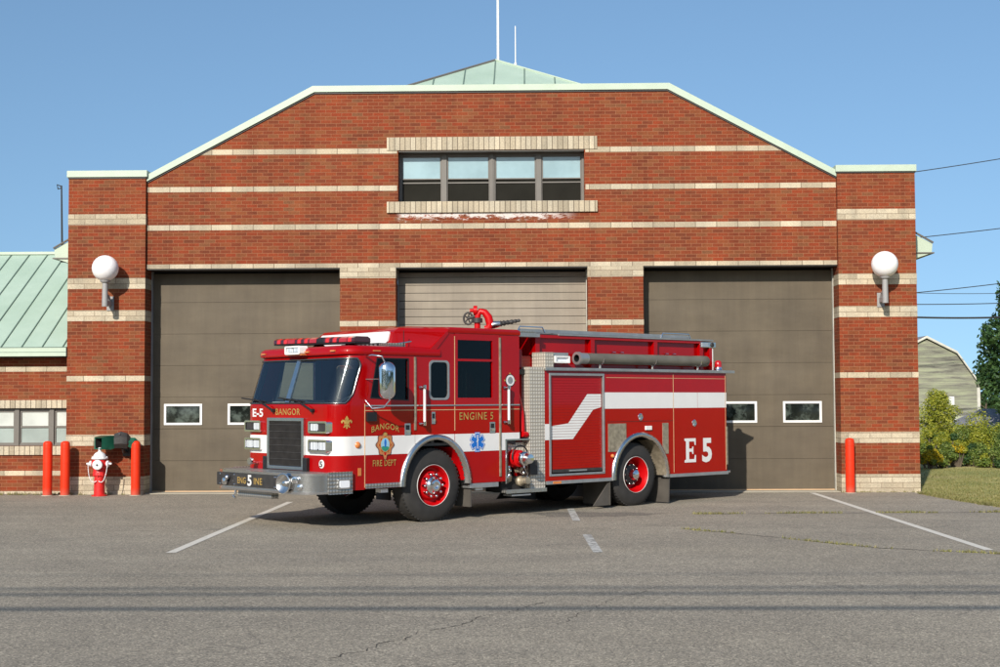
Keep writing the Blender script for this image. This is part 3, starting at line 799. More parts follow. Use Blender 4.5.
mb = MB(); mb.box(-16.6, -9, WGY+.2, WGY+.25, .8, 1.8, 'dark_gap'); mb.build('window_backing', wg, off=wo)
mb = MB()
ez, ry, rz = 2.86, 3.8, 5.10; sl = (rz-ez)/(ry+.02)
mb.add([(X0-.4, -.02, ez), (-8.985, -.02, ez), (-8.985, ry, rz), (X0-.4, ry, rz), (-8.985, 8.2, ez), (X0-.4, 8.2, ez), (X0-.4, -.02, ez-.06), (-8.985, -.02, ez-.06)], [(0, 1, 2, 3), (3, 2, 4, 5), (0, 6, 7, 1), (0, 3, 5)], 'green')
r = mb.build('metal_roof', wg, off=wo)
mb = MB()
x = -9.06
while x > X0-.3:
    mb.tube([(x, -.02, ez+.012), (x, ry, rz+.012)], .013, 'seam', 4); x -= .405
mb.build('standing_seam', r)
mb = MB(); mb.box(X0-.4, -8.985, ry-.06, ry+.06, rz-.01, rz+.05, 'green_trim'); mb.build('ridge_cap', wg, off=wo)
mb = MB(); mb.box(X0-.4, -8.985, -.05, .10, ez-.17, ez-.005, 'green_trim'); mb.box(X0-.4, -8.985, -.055, .11, ez-.095, ez-.085, 'seam'); mb.box(X0-.4, -8.985, -.055, .11, ez-.002, ez+.012, 'seam')
mb.build('gutter', wg, off=wo, bevel=.004)
mb = MB(); mb.box(X0-.4, -8.985, .10, WGY-.001, ez-.19, ez-.16, 'frame_dark'); mb.build('soffit', wg, off=wo)
# children of station parts that were built with world coords: shift
for o in list(bpy.data.objects):
    if o.name.startswith('standing_seam'):
        top = o.parent.parent; o.location = tuple(-c for c in (SO if top == st else wo))

# ================================================================== small things in front
def bollard():
    b = thing('bollard', '', 'bollard', (0, 0, 0), group='orange red safety bollards along the wall')
    mb = MB(); r = .088
    mb.lathe((0, 0, 0), (0, 0, 1), [(-.02, r), (.2, r), (.98, r), (1.015, r*.93), (1.035, r*.7), (1.045, r*.35), (1.048, .001)], 'bollard', 28)
    mb.build('sleeve', b, smooth=40)
    for z in (.12, .33, .62, .9):
        mb = MB(); mb.lathe((0, 0, z), (0, 0, 1), [(0, r+.0005), (.003, r+.0025), (.006, r+.0005)], 'bollard', 28); mb.build('ridge', b, smooth=40)
    mb = MB(); mb.lathe((0, 0, -.002), (0, 0, 1), [(0, r+.03), (.012, r+.028), (.014, r)], 'slab', 20)
    mb.build('collar', b, smooth=40)
    return b
b0 = bollard()
for i, (x, y, lab) in enumerate(((-9.24, -.28, 'leftmost orange red bollard, in front of the wing windows'),
                                 (-8.90, -.28, 'orange red bollard between the leftmost bollard and the fire hydrant'),
                                 (-7.53, -.30, 'orange red bollard right of the fire hydrant beside the left bay door'),
                                 (6.15, -.22, 'lone orange red bollard at the right brick pier'))):
    o = b0 if i == 0 else copy_tree(b0)
    o.location = (x, y, 0); o.rotation_euler = (0, 0, i*1.1); o['label'] = lab

hy = thing('fire_hydrant', 'red fire hydrant with silver white cap and chains before the left brick pier', 'fire hydrant', (-8.19, -.42, 0))
mb = MB(); mb.lathe((0, 0, -.02), (0, 0, 1), [(0, .105), (.40, .10), (.41, .125), (.45, .125), (.46, .118), (.56, .118), (.58, .135), (.70, .135), (.715, .125)], 'hydrant_red', 28)
mb.lathe((0, 0, -.01), (0, 0, 1), [(0, .15), (.03, .15), (.035, .10)], 'hydrant_red', 20)
for k in range(8):
    a = 2*pi*k/8; mb.cyl((.122*cos(a), .122*sin(a), .375), (.122*cos(a), .122*sin(a), .455), .012, 'hydrant_red', seg=6)
mb.build('barrel', hy, smooth=40)
mb = MB(); mb.lathe((0, 0, .705), (0, 0, 1), [(0, .155), (.028, .155), (.032, .125), (.07, .118), (.11, .088), (.135, .045), (.145, .03), (.215, .026), (.22, .012)], 'hydrant_white', 28)
for k in range(8):
    a = 2*pi*k/8; mb.cyl((.138*cos(a), .138*sin(a), .725), (.138*cos(a), .138*sin(a), .752), .013, 'hydrant_white', seg=6)
mb.build('bonnet', hy, smooth=40)
fd = Vector((0.05, -1, 0)).normalized()
mb = MB(); mb.lathe((0, 0, .60), fd, [(.10, .075), (.14, .075)], 'hydrant_red', 24); mb.lathe((0, 0, .60), fd, [(.14, .092), (.19, .092), (.2, .07), (.205, .025)], 'hydrant_white', 24)
mb.lathe((0, 0, .60), fd, [(.2, .02), (.225, .018)], 'charcoal', 5); mb.build('steamer_cap', hy, smooth=40)
for s in (-1, 1):
    mb = MB(); ax = Vector((s, -.15, 0)).normalized(); mb.lathe((0, 0, .615), ax, [(.10, .05), (.15, .05)], 'hydrant_red', 20)
    mb.lathe((0, 0, .615), ax, [(.15, .058), (.185, .058), (.19, .035), (.2, .022), (.245, .018)], 'hydrant_white', 20); mb.build('hose_cap', hy, smooth=40)
mb = MB()
for s in (-1, 1):
    pts = [(s*(.185-.165*t*(0.25+.75*t)), -.12-.03*sin(pi*t), .60-.33*sin(pi*min(1, t*.62))) for t in [k/18 for k in range(19)]]
    mb.tube(pts, .0065, 'hydrant_white', 6)
    for k in range(0, 18):
        p = Vector(pts[k]); q = Vector(pts[k+1]); mb.cyl(p, p+(q-p)*.5, .0095, 'hydrant_white', seg=6)
mb.build('chain', hy, smooth=60)

# hooded light on the left pier
def rotz_mb(mb, ang, c):
    ca, sa = cos(ang), sin(ang)
    mb.v = [(c[0]+(x-c[0])*ca-(y-c[1])*sa, c[1]+(x-c[0])*sa+(y-c[1])*ca, z) for x, y, z in mb.v]
fl = thing('floodlight', 'dark green box hooded floodlight on the left brick pier above the hydrant', 'floodlight', (-7.84, 0, 0.985))
mb = MB()   # hood open to the left
def rect(x, hy_, hz, cy, cz): return [(x, cy-hy_, cz-hz), (x, cy+hy_, cz-hz), (x, cy+hy_, cz+hz), (x, cy-hy_, cz+hz)]
mb.loft([rect(-.40, .12, .115, -.30, 0.02), rect(-.22, .15, .135, -.30, .03), rect(-.02, .12, .11, -.30, .05)], 'green_hood', cap=False)
mb.loft([rect(-.385, .10, .095, -.30, .02), rect(-.22, .13, .115, -.30, .03), rect(-.03, .10, .09, -.30, .05)], 'charcoal', cap=False)
mb.loft([rect(-.40, .12, .115, -.30, 0.02), rect(-.385, .10, .095, -.30, .02)], 'green_hood', cap=False)
mb.box(-.06, -.05, -.41, -.19, -.05, .15, 'black'); rotz_mb(mb, radians(52), (-.20, -.30)); mb.v = [(x-.06, y+.02, z) for x, y, z in mb.v]; mb.build('hood', fl, smooth=30)
mb = MB()
oc = [(.15*cos(pi/8+k*pi/4), .165*sin(pi/8+k*pi/4)) for k in range(8)]
mb.loft([[(x, -.30+a*.9, .06+b*.9) for a, b in oc] for x in (-.10,)] + [[(.02, -.30+a*1.05, .08+b*1.05) for a, b in oc], [(.14, -.30+a*.95, .06+b*.95) for a, b in oc], [(.2, -.30+a*.6, .04+b*.6) for a, b in oc]], 'charcoal')
mb.sphere((-.0, -.44, .2), .014, 'chrome', 10); rotz_mb(mb, radians(12), (0, -.30)); mb.build('housing', fl, smooth=30)
mb = MB(); mb.lathe((.16, -.28, .03), (1, .2, -.25), [(0, .10), (.1, .125), (.2, .06), (.21, .01)], 'green_hood', 6); mb.build('rear_cone', fl, smooth=30)
mb = MB(); mb.tube([(.05, -.30, -.08), (.05, -.22, -.16), (.05, 0, -.16)], .025, 'charcoal', 8); mb.box(-.02, .12, -.02, 0, -.24, -.08, 'charcoal'); mb.build('bracket', fl, smooth=40)

# globe lamps
def lamp():
    t = thing('wall_lamp', '', 'lamp', group='white globe lamps on the brick piers')
    mb = MB(); mb.sphere((0, -.36, 0), .252, 'globe', 40); mb.build('globe', t, smooth=180)
    mb = MB(); mb.lathe((0, -.36, -.26), (0, 0, 1), [(-.02, .07), (0, .092), (.03, .10), (.045, .095)], 'grey_metal', 28)
    mb.lathe((0, -.36, -.74), (0, 0, 1), [(0, .02), (.0, .058), (.47, .052)], 'grey_metal', 24); mb.build('stem', t, smooth=40)
    mb = MB(); mb.box(-.035, .035, -.35, -.02, -.71, -.62, 'grey_metal'); mb.tube([(.0, -.33, -.50), (.0, -.14, -.53), (0, 0, -.66)], .03, 'grey_metal', 8)
    mb.box(-.07, .07, -.022, .0, -.80, -.52, 'grey_metal'); mb.build('bracket', t, bevel=.004)
    return t
l0 = lamp(); l0.location = (-8.135, 0, 4.373); l0['label'] = 'white globe lamp on grey bracket high on the left brick pier'
l1 = copy_tree(l0); l1.location = (6.84, 0, 4.357); l1['label'] = 'white globe lamp on grey bracket high on the right brick pier'

# antennas
fp = thing('flagpole', 'tall thick white mast rising from the roof peak', 'mast', (-.66, 6.2, 9.7))
mb = MB(); mb.cyl((0, 0, 0), (0, 0, 4.2), .034, 'white', .026, 12); mb.build('pole', fp, smooth=40)
mb = MB(); mb.lathe((0, 0, 0), (0, 0, 1), [(0, .09), (.2, .09), (.24, .05)], 'green_trim', 14); mb.build('base', fp, smooth=40)
an = thing('antenna', 'thin short white whip antenna right of the roof peak', 'antenna', (-.24, 6.0, 9.6))
mb = MB(); mb.cyl((0, 0, 0), (0, 0, 1.15), .016, 'white', .012, 8); mb.build('whip', an, smooth=40)
mb = MB(); mb.lathe((0, 0, 0), (0, 0, 1), [(0, .04), (.25, .035), (.27, .015)], 'white', 10); mb.build('base', an, smooth=40)
a2 = thing('antenna', 'grey weather antenna mast on the eave left of the left pier', 'antenna', (-9.43, 1.0, 4.85))
mb = MB(); mb.cyl((0, 0, -.1), (-.03, 0, 1.35), .022, 'frame_dark', .016, 8); mb.build('mast', a2, smooth=40)
mb = MB(); mb.tube([(-.03, 0, 1.33), (-.12, 0, 1.37), (-.10, 0, 1.28), (-.03, 0, 1.30)], .014, 'frame_dark', 6); mb.build('loop', a2, smooth=60)
mb = MB(); mb.box(-.02, .12, -.03, .03, -.22, -.14, 'frame_dark'); mb.box(.02, .10, -.03, .03, -.14, .16, 'frame_dark'); mb.sphere((.04, -.02, -.04), .05, 'grey_metal', 12); mb.build('clamp', a2, smooth=30)

# ================================================================== wires
def wire(name, pts, r, label, group=None):
    mb = MB(); mb.tube(pts, r, 'wire', 8); o = mb.build(name, smooth=60); return tag(o, label, 'wire', group)
def far(px, py, Y):   # world point on the plane Y seen from the street, worked out once from the view geometry
    return (0.02 + (px-527.3)/1400*(Y-CAMY), Y, 1.78 + (401.0-(px-527)*.0044-py)/1400*(Y-CAMY))
FW = 45.0
for i, (ya, yb, r, sag, lab) in enumerate(((171, 158, .022, .12, 'highest thin wire in the sky right of the station'),
        (237.5, 228, .022, .1, 'second wire from the top, in the sky below the green eave box'),
        (292, 282.5, .022, .15, 'rising wire right of the right globe lamp'),
        (292, 291.8, .014, .25, 'faintest thinnest wire crossing right of the right globe lamp'),
        (304, 302.5, .022, .15, 'wire just above the thick black cable'),
        (316, 315.3, .048, .3, 'thick black cable, lowest of the wires in the sky'))):
    A_ = Vector(far(880, ya-(yb-ya)*.45, FW)); B_ = Vector(far(1060, yb+(yb-ya)*.7, FW)); pts = []
    for k in range(21):
        t = k/20; p = A_.lerp(B_, t); p.z -= sag*4*t*(1-t)*.5; pts.append(p)
    wire('overhead_wire', pts, r, lab, 'overhead wires in the sky right of the station')
# street cables above the photographer (they throw the shadows across the apron)
for i, (ys, h, r, dz) in enumerate(((-15.0, 7.6, .045, .12), (-14.1, 8.3, .036, .2), (-13.72, 8.5, .028, .2), (-12.7, 9.6, .013, .1))):
    Yw = ys - h/.575
    pts = [(-60+k*4, Yw + .1*sin(k*.35+i)*.3, h + dz*((k-15)/15)**2 - .0*k) for k in range(31)]
    wire('street_cable', pts, r, ['heaviest street cable overhead parallel to the station front, lowest of four', 'street cable overhead parallel to the station front, second lowest of four', 'street cable overhead parallel to the station front, second highest of four', 'thinnest and highest street cable overhead parallel to the station front'][i], 'street cables overhead')
# ================================================================== FIRE ENGINE
TW = 2.42
tr = thing('fire_engine', 'red pumper fire engine with white stripe and E5 lettering parked before the bay doors', 'fire engine', (1.84, -3.37, 0), radians(43))
def arch(u, cu, cz, a, b):
    t = (u-cu)/a
    return cz + b*sqrt(1-t*t) if abs(t) < 1 else -1
FA = (-4.385, .53, .615, .695)     # front arch
RA = (.09, .49, .655, .69)         # rear arch
CB = .54                           # cab bottom edge
def zlow_cab(u):
    z = CB if u > -5.75 else CB
    z = max(z, arch(u, *FA))
    if u > -2.985: z = max(z, 1.18)
    return z
def side_poly(u0, u1, topz, lowf, step=.04):
    us = [u0]; u = u0
    while u < u1-step*.5: u += step; us.append(min(u, u1))
    us[-1] = u1
    for brk in (-2.985,):
        if u0 < brk < u1: us += [brk-.0005, brk+.0005]
    for A_ in (FA, RA):
        for e in (A_[0]-A_[2]+.002, A_[0]+A_[2]-.002):
            if u0 < e < u1: us += [e]
    us = sorted(set(round(x, 4) for x in us))
    low = [(u, lowf(u)) for u in us]
    return low + topz
SIDES = ((0, 1), (TW, -1))
def smap(v0, sg, th):      # plate on the side: front face outside
    return lambda a, b, t: (a, v0 + sg*(t*th), b)

def cab_plate(name, u0, u1, top, holes, glass=(), v0=0, sg=1, off=0.0, stripe=True):
    g = .004
    poly = side_poly(u0+g, u1-g, top, zlow_cab)
    mb = MB(); mb.panel(poly, holes, smap(v0-sg*off, sg, .045), 'red', back='interior')
    if stripe:
        lo = side_poly(u0+g, u1-g, [(u1-g, 1.288), (u0+g, 1.288)], lambda u: min(1.287, max(1.02, zlow_cab(u))))
        if max(p[1] for p in lo[:-2]) < 1.2875: mb.panel(lo, [], smap(v0-sg*(off+.0025), sg, .0022), 'stripe')
    return mb.build(name, tr, bevel=.004)
W1 = [(-5.575, 1.835), (-4.90, 1.80), (-4.90, 2.40), (-5.46, 2.40)]
def rr(u0, u1, z0, z1, r=.07, n=5):
    out = []
    for cx, cz, a0 in ((u1-r, z0+r, -pi/2), (u1-r, z1-r, 0), (u0+r, z1-r, pi/2), (u0+r, z0+r, pi)):
        for k in range(n+1): a = a0 + pi/2*k/n; out.append((cx+r*cos(a), cz+r*sin(a)))
    return out
W2 = rr(-4.49, -4.13, 1.815, 2.375); W3a = [(-3.95, 2.42), (-3.25, 2.42), (-3.25, 2.705), (-3.95, 2.705)]; W3b = [(-3.95, 1.83), (-3.25, 1.83), (-3.25, 2.385), (-3.95, 2.385)]
for v0, sg in SIDES:
    d1 = cab_plate('cab_door', -5.68, -4.77, [(-4.774, 2.45), (-5.50, 2.45), (-5.60, 2.10), (-5.676, 1.73)], [W1], v0=v0, sg=sg, off=.004)
    mb = MB(); mb.panel(W1, [], smap(v0+sg*.02, sg, .006), 'cab_glass' if sg > 0 else 'cab_glass_clear'); mb.build('window', d1)
    mb = MB(); ww = [(p[0], p[1]) for p in W1]; cx = sum(p[0] for p in ww)/4; cz = sum(p[1] for p in ww)/4
    mb.panel([(cx+(a-cx)*1.035, cz+(b-cz)*1.035) for a, b in ww], [[(cx+(a-cx)*.985, cz+(b-cz)*.98) for a, b in ww]], smap(v0-sg*.010, sg, .02), 'black'); mb.build('window_seal', d1)
    m1 = cab_plate('cab_side', -4.77, -4.01, [(-4.014, 2.80), (-4.13, 2.80), (-4.43, 2.49), (-4.50, 2.45), (-4.766, 2.45)], [W2], v0=v0, sg=sg)
    mb = MB(); mb.panel(rr(-4.47, -4.15, 1.835, 2.355), [], smap(v0+sg*.012, sg, .006), 'cab_glass'); mb.build('window', m1)
    mb = MB(); mb.panel(rr(-4.505, -4.115, 1.80, 2.39), [rr(-4.475, -4.145, 1.83, 2.36)], smap(v0-sg*.008, sg, .02), 'alu'); mb.build('window_frame', m1, bevel=.003)
    d2 = cab_plate('crew_door', -4.01, -3.10, [(-3.104, 2.80), (-4.006, 2.80)], [W3a, W3b], v0=v0, sg=sg, off=.004)
    mb = MB(); mb.panel(W3a, [], smap(v0+sg*.02, sg, .006), 'cab_glass'); mb.panel(W3b, [], smap(v0+sg*.024, sg, .006), 'cab_glass'); mb.build('window', d2)
    cab_plate('cab_side', -3.10, -2.68, [(-2.684, 2.80), (-3.096, 2.80)], [], v0=v0, sg=sg)
    # front filler between corner shell and the door
# ---- front shell (lofted rings with round corners)
def ring(z, uf, R, ue, n=8):
    pts = [(ue, 0, z)]
    for k in range(n+1):
        a = pi/2*k/n; pts.append((uf+R-R*sin(a), R-R*cos(a), z))
    L = pts + [(uf, TW*.35, z), (uf, TW*.5, z), (uf, TW*.65, z)]
    return L + [(p[0], TW-p[1], z) for p in reversed(pts)]
def openloft(mb, rings, mats, i0, i1):
    vs = [p for r in rings for p in r[i0:i1+1]]; n = i1-i0+1
    for j in range(len(rings)-1):
        mb.add([p for p in rings[j][i0:i1+1]] + [p for p in rings[j+1][i0:i1+1]], [(i, i+1, n+i+1, n+i) for i in range(n-1)], mats[j])
UF = -6.20
rl = [ring(z, UF, .30, ue) for z, ue in ((.53, -5.684), (.62, -5.684), (1.02, -5.684), (1.288, -5.684), (1.50, -5.684), (1.725, -5.684))]
mb = MB(); nn = len(rl[0])-1
openloft(mb, rl, ['red', 'red', 'stripe', 'red', 'red'], 0, nn)
cf = mb.build('cab_front', tr, smooth=40)
# weld for smooth shading
def weld(o, d=.0005):
    bm = bmesh.new(); bm.from_mesh(o.data); bmesh.ops.remove_doubles(bm, verts=bm.verts, dist=d); bmesh.ops.recalc_face_normals(bm, faces=bm.faces); bm.to_mesh(o.data); bm.free()
weld(cf)
lv = [(1.725, UF, .30, -5.684), (1.76, UF+.01, .30, -5.678)]
for t in (.07, .20, .36, .54, .72, .85, .94, 1.0):
    lv.append((1.76+t*(2.395-1.76), UF+.01+t*.215, .30, -5.678+t*.178))
lv.append((2.45, UF+.25, .29, -5.50))
ru = [ring(*a, n=12) for a in lv]
nu = len(ru[0])-1; q = 2; NZ = len(lv)
pm, wm = MB(), MB()
for j in range(NZ-1):
    for i in range(nu):
        c4 = [ru[j][i], ru[j][i+1], ru[j+1][i+1], ru[j+1][i]]
        glass = 1 <= j < NZ-2 and q <= i < nu-q
        if not glass: pm.add(c4, [(0, 1, 2, 3)], 'red'); continue
        ii, left = (i-q, True) if i < nu/2 else (nu-q-1-i, False)
        jj, bot = (j-1, True) if j < NZ/2 else (NZ-3-j, False)
        if ii == 0 and jj == 0: pm.add(c4, [(0, 1, 2, 3)], 'red')
        elif ii + jj == 1:
            rt_, gt_ = {(True, True): ((0, 1, 3), (1, 2, 3)), (False, True): ((0, 1, 2), (0, 2, 3)), (True, False): ((0, 2, 3), (0, 1, 2)), (False, False): ((1, 2, 3), (0, 1, 3))}[(left, bot)]
            pm.add(c4, [rt_], 'red'); wm.add(c4, [gt_], 'windshield')
        else: wm.add(c4, [(0, 1, 2, 3)], 'windshield')
pl = pm.build('cab_pillar', tr, smooth=40); weld(pl)
ws = wm.build('windshield', tr, smooth=60); weld(ws)
# rubber and bright trim around the windshield
def pt(zi, i):
    return Vector(ru[zi][i])
def outp(p, d=.006): return Vector((p.x-d, p.y + (d if p.y > TW/2 else -d)*(1 if abs(p.y-TW/2) > 1.0 else 0), p.z))
loop = [pt(1, i) for i in range(q+2, nu-q-1)] + [pt(2, nu-q-1)] + [pt(j, nu-q) for j in range(3, NZ-3)] + [pt(NZ-3, nu-q-1)] + [pt(NZ-2, i) for i in range(nu-q-2, q+1, -1)] + [pt(NZ-3, q+1)] + [pt(j, q) for j in range(NZ-4, 2, -1)] + [pt(2, q+1)]
loop = [outp(p) for p in loop]; loop.append(loop[0])
mb = MB(); mb.tube(loop, .013, 'black', 8); mb.tube([outp(p, .010) for p in loop], .0035, 'steel', 6); mb.build('seal', ws, smooth=60)
mb = MB(); mid = len(ru[1])//2
a, b = outp(pt(1, mid), .01), outp(pt(NZ-2, mid), .01)
mb.add([(a.x, a.y-.055, a.z), (a.x, a.y+.055, a.z), (b.x, b.y+.045, b.z), (b.x, b.y-.045, b.z), (a.x+.03, a.y-.055, a.z), (a.x+.03, a.y+.055, a.z), (b.x+.03, b.y+.045, b.z), (b.x+.03, b.y-.045, b.z)],
       [(0, 1, 2, 3), (4, 7, 6, 5), (0, 3, 7, 4), (1, 5, 6, 2), (2, 6, 7, 3), (0, 4, 5, 1)], 'steel'); mb.build('centre_strip', ws)
# wipers
for s in (0, 1):
    mb = MB(); v0 = .78 if s == 0 else TW-.62
    mb.tube([(UF-.03, v0-.25, 1.66), (UF-.05, v0, 1.77), (UF+.0, v0+.30, 1.83)], [.014, .011, .008], 'black', 8)
    mb.tube([(UF-.028, v0-.08, 1.785), (UF-.015, v0+.62, 1.84)], .011, 'black', 6); mb.cyl((UF+.01, v0-.27, 1.655), (UF-.05, v0-.27, 1.655), .028, 'black', seg=12); mb.build('wiper', tr, smooth=50)
# roof slab with rounded brow
def rring(z, uf, R, off):
    base = ring(z, uf, R, -5.2)
    pts = [(-4.3, off, z)] + [(p[0], min(max(p[1], off), TW-off), z) for p in base] + [(-4.3, TW-off, z)]
    return pts
mb = MB()
rs = [rring(2.445, UF+.22, .40, -.012), rring(2.465, UF+.185, .41, -.022), rring(2.52, UF+.185, .41, -.018), rring(2.562, UF+.21, .41, .01), rring(2.582, UF+.27, .40, .05)]
def rr2(uf, R, off, z):
    pts = [(-4.3, off, z), (uf+R, off, z)]
    for k in range(1, 9):
        a = pi/2*k/8; pts.append((uf+R-R*sin(a), off+R-R*cos(a), z))
    return pts + [(p[0], TW-p[1], z) for p in reversed(pts)]
rs = [rr2(UF+.22, .30, -.010, 2.445), rr2(UF+.19, .31, -.022, 2.458), rr2(UF+.185, .31, -.024, 2.50), rr2(UF+.20, .31, -.012, 2.548), rr2(UF+.24, .30, .02, 2.575), rr2(UF+.32, .28, .08, 2.585)]
mb.loft(rs, 'red'); rf = mb.build('cab_roof', tr, smooth=50)
# drip moulding lip, clearance lamps
mb = MB()
for v in (.30, .95, 1.19, 1.43, TW-.30): mb.box(UF+.165, UF+.20, v-.05, v+.05, 2.495, 2.515, 'amber')
mb.box(-5.55, -5.42, -.034, -.02, 2.50, 2.515, 'amber'); mb.build('marker_lamp', rf)
# raised crew roof: bull-nosed front
def rz(z, ins, uf, ub, us):
    i2 = ins + (.075 if z < 2.79 else 0); um = max(us+.02, -3.99) if z < 2.79 else us+.02
    return [(ub, i2, z), (um, i2, z), (us, ins, z), (uf, .27+ins, z), (uf, TW-.27-ins, z), (us, TW-ins, z), (um, TW-i2, z), (ub, TW-i2, z)]
mb = MB()
mb.loft([rz(2.48, .0, -5.03, -2.69, -4.47), rz(2.60, .0, -5.02, -2.69, -4.36), rz(2.788, -.004, -4.97, -2.68, -4.19), rz(2.80, -.008, -4.97, -2.67, -4.17), rz(2.815, -.014, -4.95, -2.665, -4.16), rz(2.865, -.014, -4.88, -2.665, -4.14), rz(2.895, .015, -4.70, -2.70, -4.06)], 'red')
rr_ = mb.build('raised_roof', tr, smooth=25, bevel=.008)
mb = MB()
mb.panel(rr(.33, TW-.33, 2.645, 2.815, .04), [], lambda a, b, t: (-5.035+.03*t + (b-2.645)*.30, a, b), 'stripe'); mb.build('white_panel', rr_)
mb = MB(); mb.loft([[(-4.60, v, 2.46), (-4.44, v, 2.47), (-4.13, v, 2.795), (-4.17, v, 2.825)] for v in (-.012, TW+.012)], 'red'); mb.build('fascia', rr_)
# vents and airhorn rail in front of the white panel
mb = MB(); mb.box(-5.20, -5.08, .30, 1.25, 2.585, 2.64, 'black')
for k in range(9): mb.box(-5.205, -5.19, .36+k*.1, .41+k*.1, 2.60, 2.625, 'alu')
mb.box(-5.2, -4.9, .06, .30, 2.585, 2.63, 'tread'); mb.tube([(-5.18, .10, 2.6), (-4.8, .05, 2.66)], .012, 'steel'); mb.build('roof_tray', rf)
mb = MB(); mb.cyl((-4.93, .06, 2.58), (-4.93, .06, 2.82), .006, 'black', seg=6); mb.build('aerial', rf)
# light bar
lb = MB(); ub = -5.60
for k in range(8):
    v0 = .02+k*.2925
lbm = rr(.04, 2.34, 2.665, 2.765, .03)
lb.box(ub-.14, ub+.14, .16, 2.27, 2.668, 2.69, 'black'); light = lb.build('light_bar', tr, bevel=.004)
seq = ['lens_red', 'lens_red_plain', 'lens_red', 'lens_red', 'black', 'lens_red_plain', 'lens_red', 'lens_red', 'lens_red_plain', 'lens_red', 'lens_red']
n = len(seq); w = 2.11/n
for k, mt in enumerate(seq):
    v = .16+k*w; mb = MB()
    prof = [(-.15, 2.69), (-.145, 2.745), (-.10, 2.772), (.10, 2.772), (.145, 2.745), (.15, 2.69)]
    mb.loft([[(ub+a, vv, b) for a, b in prof] for vv in (v+.003, v+w-.003)], mt); mb.build('lens', light, bevel=.006)
for v in (.45, 1.25, 1.95):
    mb = MB(); mb.loft([[(ub-.10, v-.07, 2.58), (ub+.10, v-.07, 2.58), (ub+.10, v+.07, 2.58), (ub-.10, v+.07, 2.58)], [(ub-.05, v-.04, 2.668), (ub+.05, v-.04, 2.668), (ub+.05, v+.04, 2.668), (ub-.05, v+.04, 2.668)]], 'black'); mb.build('foot', light)
for o_ in [light] + list(light.children):
    for v_ in o_.data.vertices:
        if v_.co.z > 2.6: v_.co.z += -.055 + .035*(v_.co.y/TW)
# front floodlight at brow centre
mb = MB(); u = UF+.09
mb.panel(rr(1.21-.20, 1.21+.20, 2.475, 2.60, .03), [rr(1.21-.165, 1.21+.165, 2.50, 2.578, .02)], lambda a, b, t: (u+.14*t, a, b), 'white')
bl = mb.build('brow_light', tr, bevel=.004)
mb = MB(); mb.box(u+.03, u+.05, 1.03, 1.39, 2.49, 2.59, 'steel'); mb.box(u+.015, u+.03, 1.06, 1.19, 2.51, 2.57, 'lens_clear'); mb.box(u+.015, u+.03, 1.24, 1.36, 2.51, 2.57, 'lens_clear'); mb.build('lens', bl)
mb = MB(); mb.box(u+.02, u+.15, .98, 1.40, 2.462, 2.475, 'amber'); mb.build('bracket', bl)
# ---- interior
mb = MB(); mb.box(-5.9, -2.75, .06, TW-.06, 1.12, 1.16, 'interior'); mb.box(-2.76, -2.72, .06, TW-.06, 1.1, 2.75, 'interior'); mb.box(-5.3, -4.0, .85, 1.55, 1.16, 1.55, 'interior')
mb.box(-4.42, -4.36, .06, TW-.06, 1.16, 2.3, 'interior'); mb.box(-5.5, -2.75, .06, TW-.06, 2.43, 2.44, 'interior'); mb.build('cab_interior', tr)
mb = MB(); mb.loft([[(-6.12, v, 1.40), (-6.10, v, 1.70), (-5.85, v, 1.78), (-5.72, v, 1.74), (-5.70, v, 1.4)] for v in (.32, TW-.32)], 'interior')
mb.box(-6.0, -5.85, .55, .85, 1.74, 1.80, 'black'); mb.box(-5.98, -5.85, 1.35, 1.6, 1.74, 1.79, 'alu'); mb.box(-5.98, -5.85, 1.75, 1.95, 1.74, 1.78, 'white'); mb.build('dashboard', tr, bevel=.01)
mb = MB(); cn = Vector((-5.50, .55, 1.80)); ax = Vector((-.45, 0, .9)).normalized(); e1 = Vector((0, 1, 0)); e2 = ax.cross(e1)
cir = [cn + (e1*cos(2*pi*k/28) + e2*sin(2*pi*k/28))*.235 for k in range(29)]
mb.tube(cir, .016, 'black', 8)
for k in (0, 9, 18): mb.tube([cn, cir[k]], .012, 'black', 6)
mb.tube([cn, cn-ax*.4], .03, 'black', 8); mb.build('steering_wheel', tr, smooth=60)
for v in (.55, 1.85):
    mb = MB(); mb.box(-5.15, -4.65, v-.25, v+.25, 1.35, 1.55, 'seat'); mb.loft([[(-4.72, v+a, 1.5), (-4.55, v+a, 1.5), (-4.45, v+a*.85, 2.2), (-4.55, v+a*.85, 2.2)] for a in (-.24, .24)], 'seat'); mb.build('cab_seat', tr, bevel=.03, seg=3, smooth=50)
mb = MB(); mb.loft([[(-3.45, .35+a, 1.5), (-3.3, .35+a, 1.5), (-3.25, .35+a, 2.2), (-3.4, .35+a, 2.2)] for a in (-.14, .14)], 'seat'); mb.sphere((-3.5, .33, 2.05), .13, 'rim_red', 14, 1.3); mb.box(-3.62, -3.4, .22, .44, 1.7, 2.0, 'rim_red'); mb.box(-3.7, -3.66, .12, .2, 1.6, 2.3, 'steel'); mb.build('crew_gear', tr, bevel=.02)
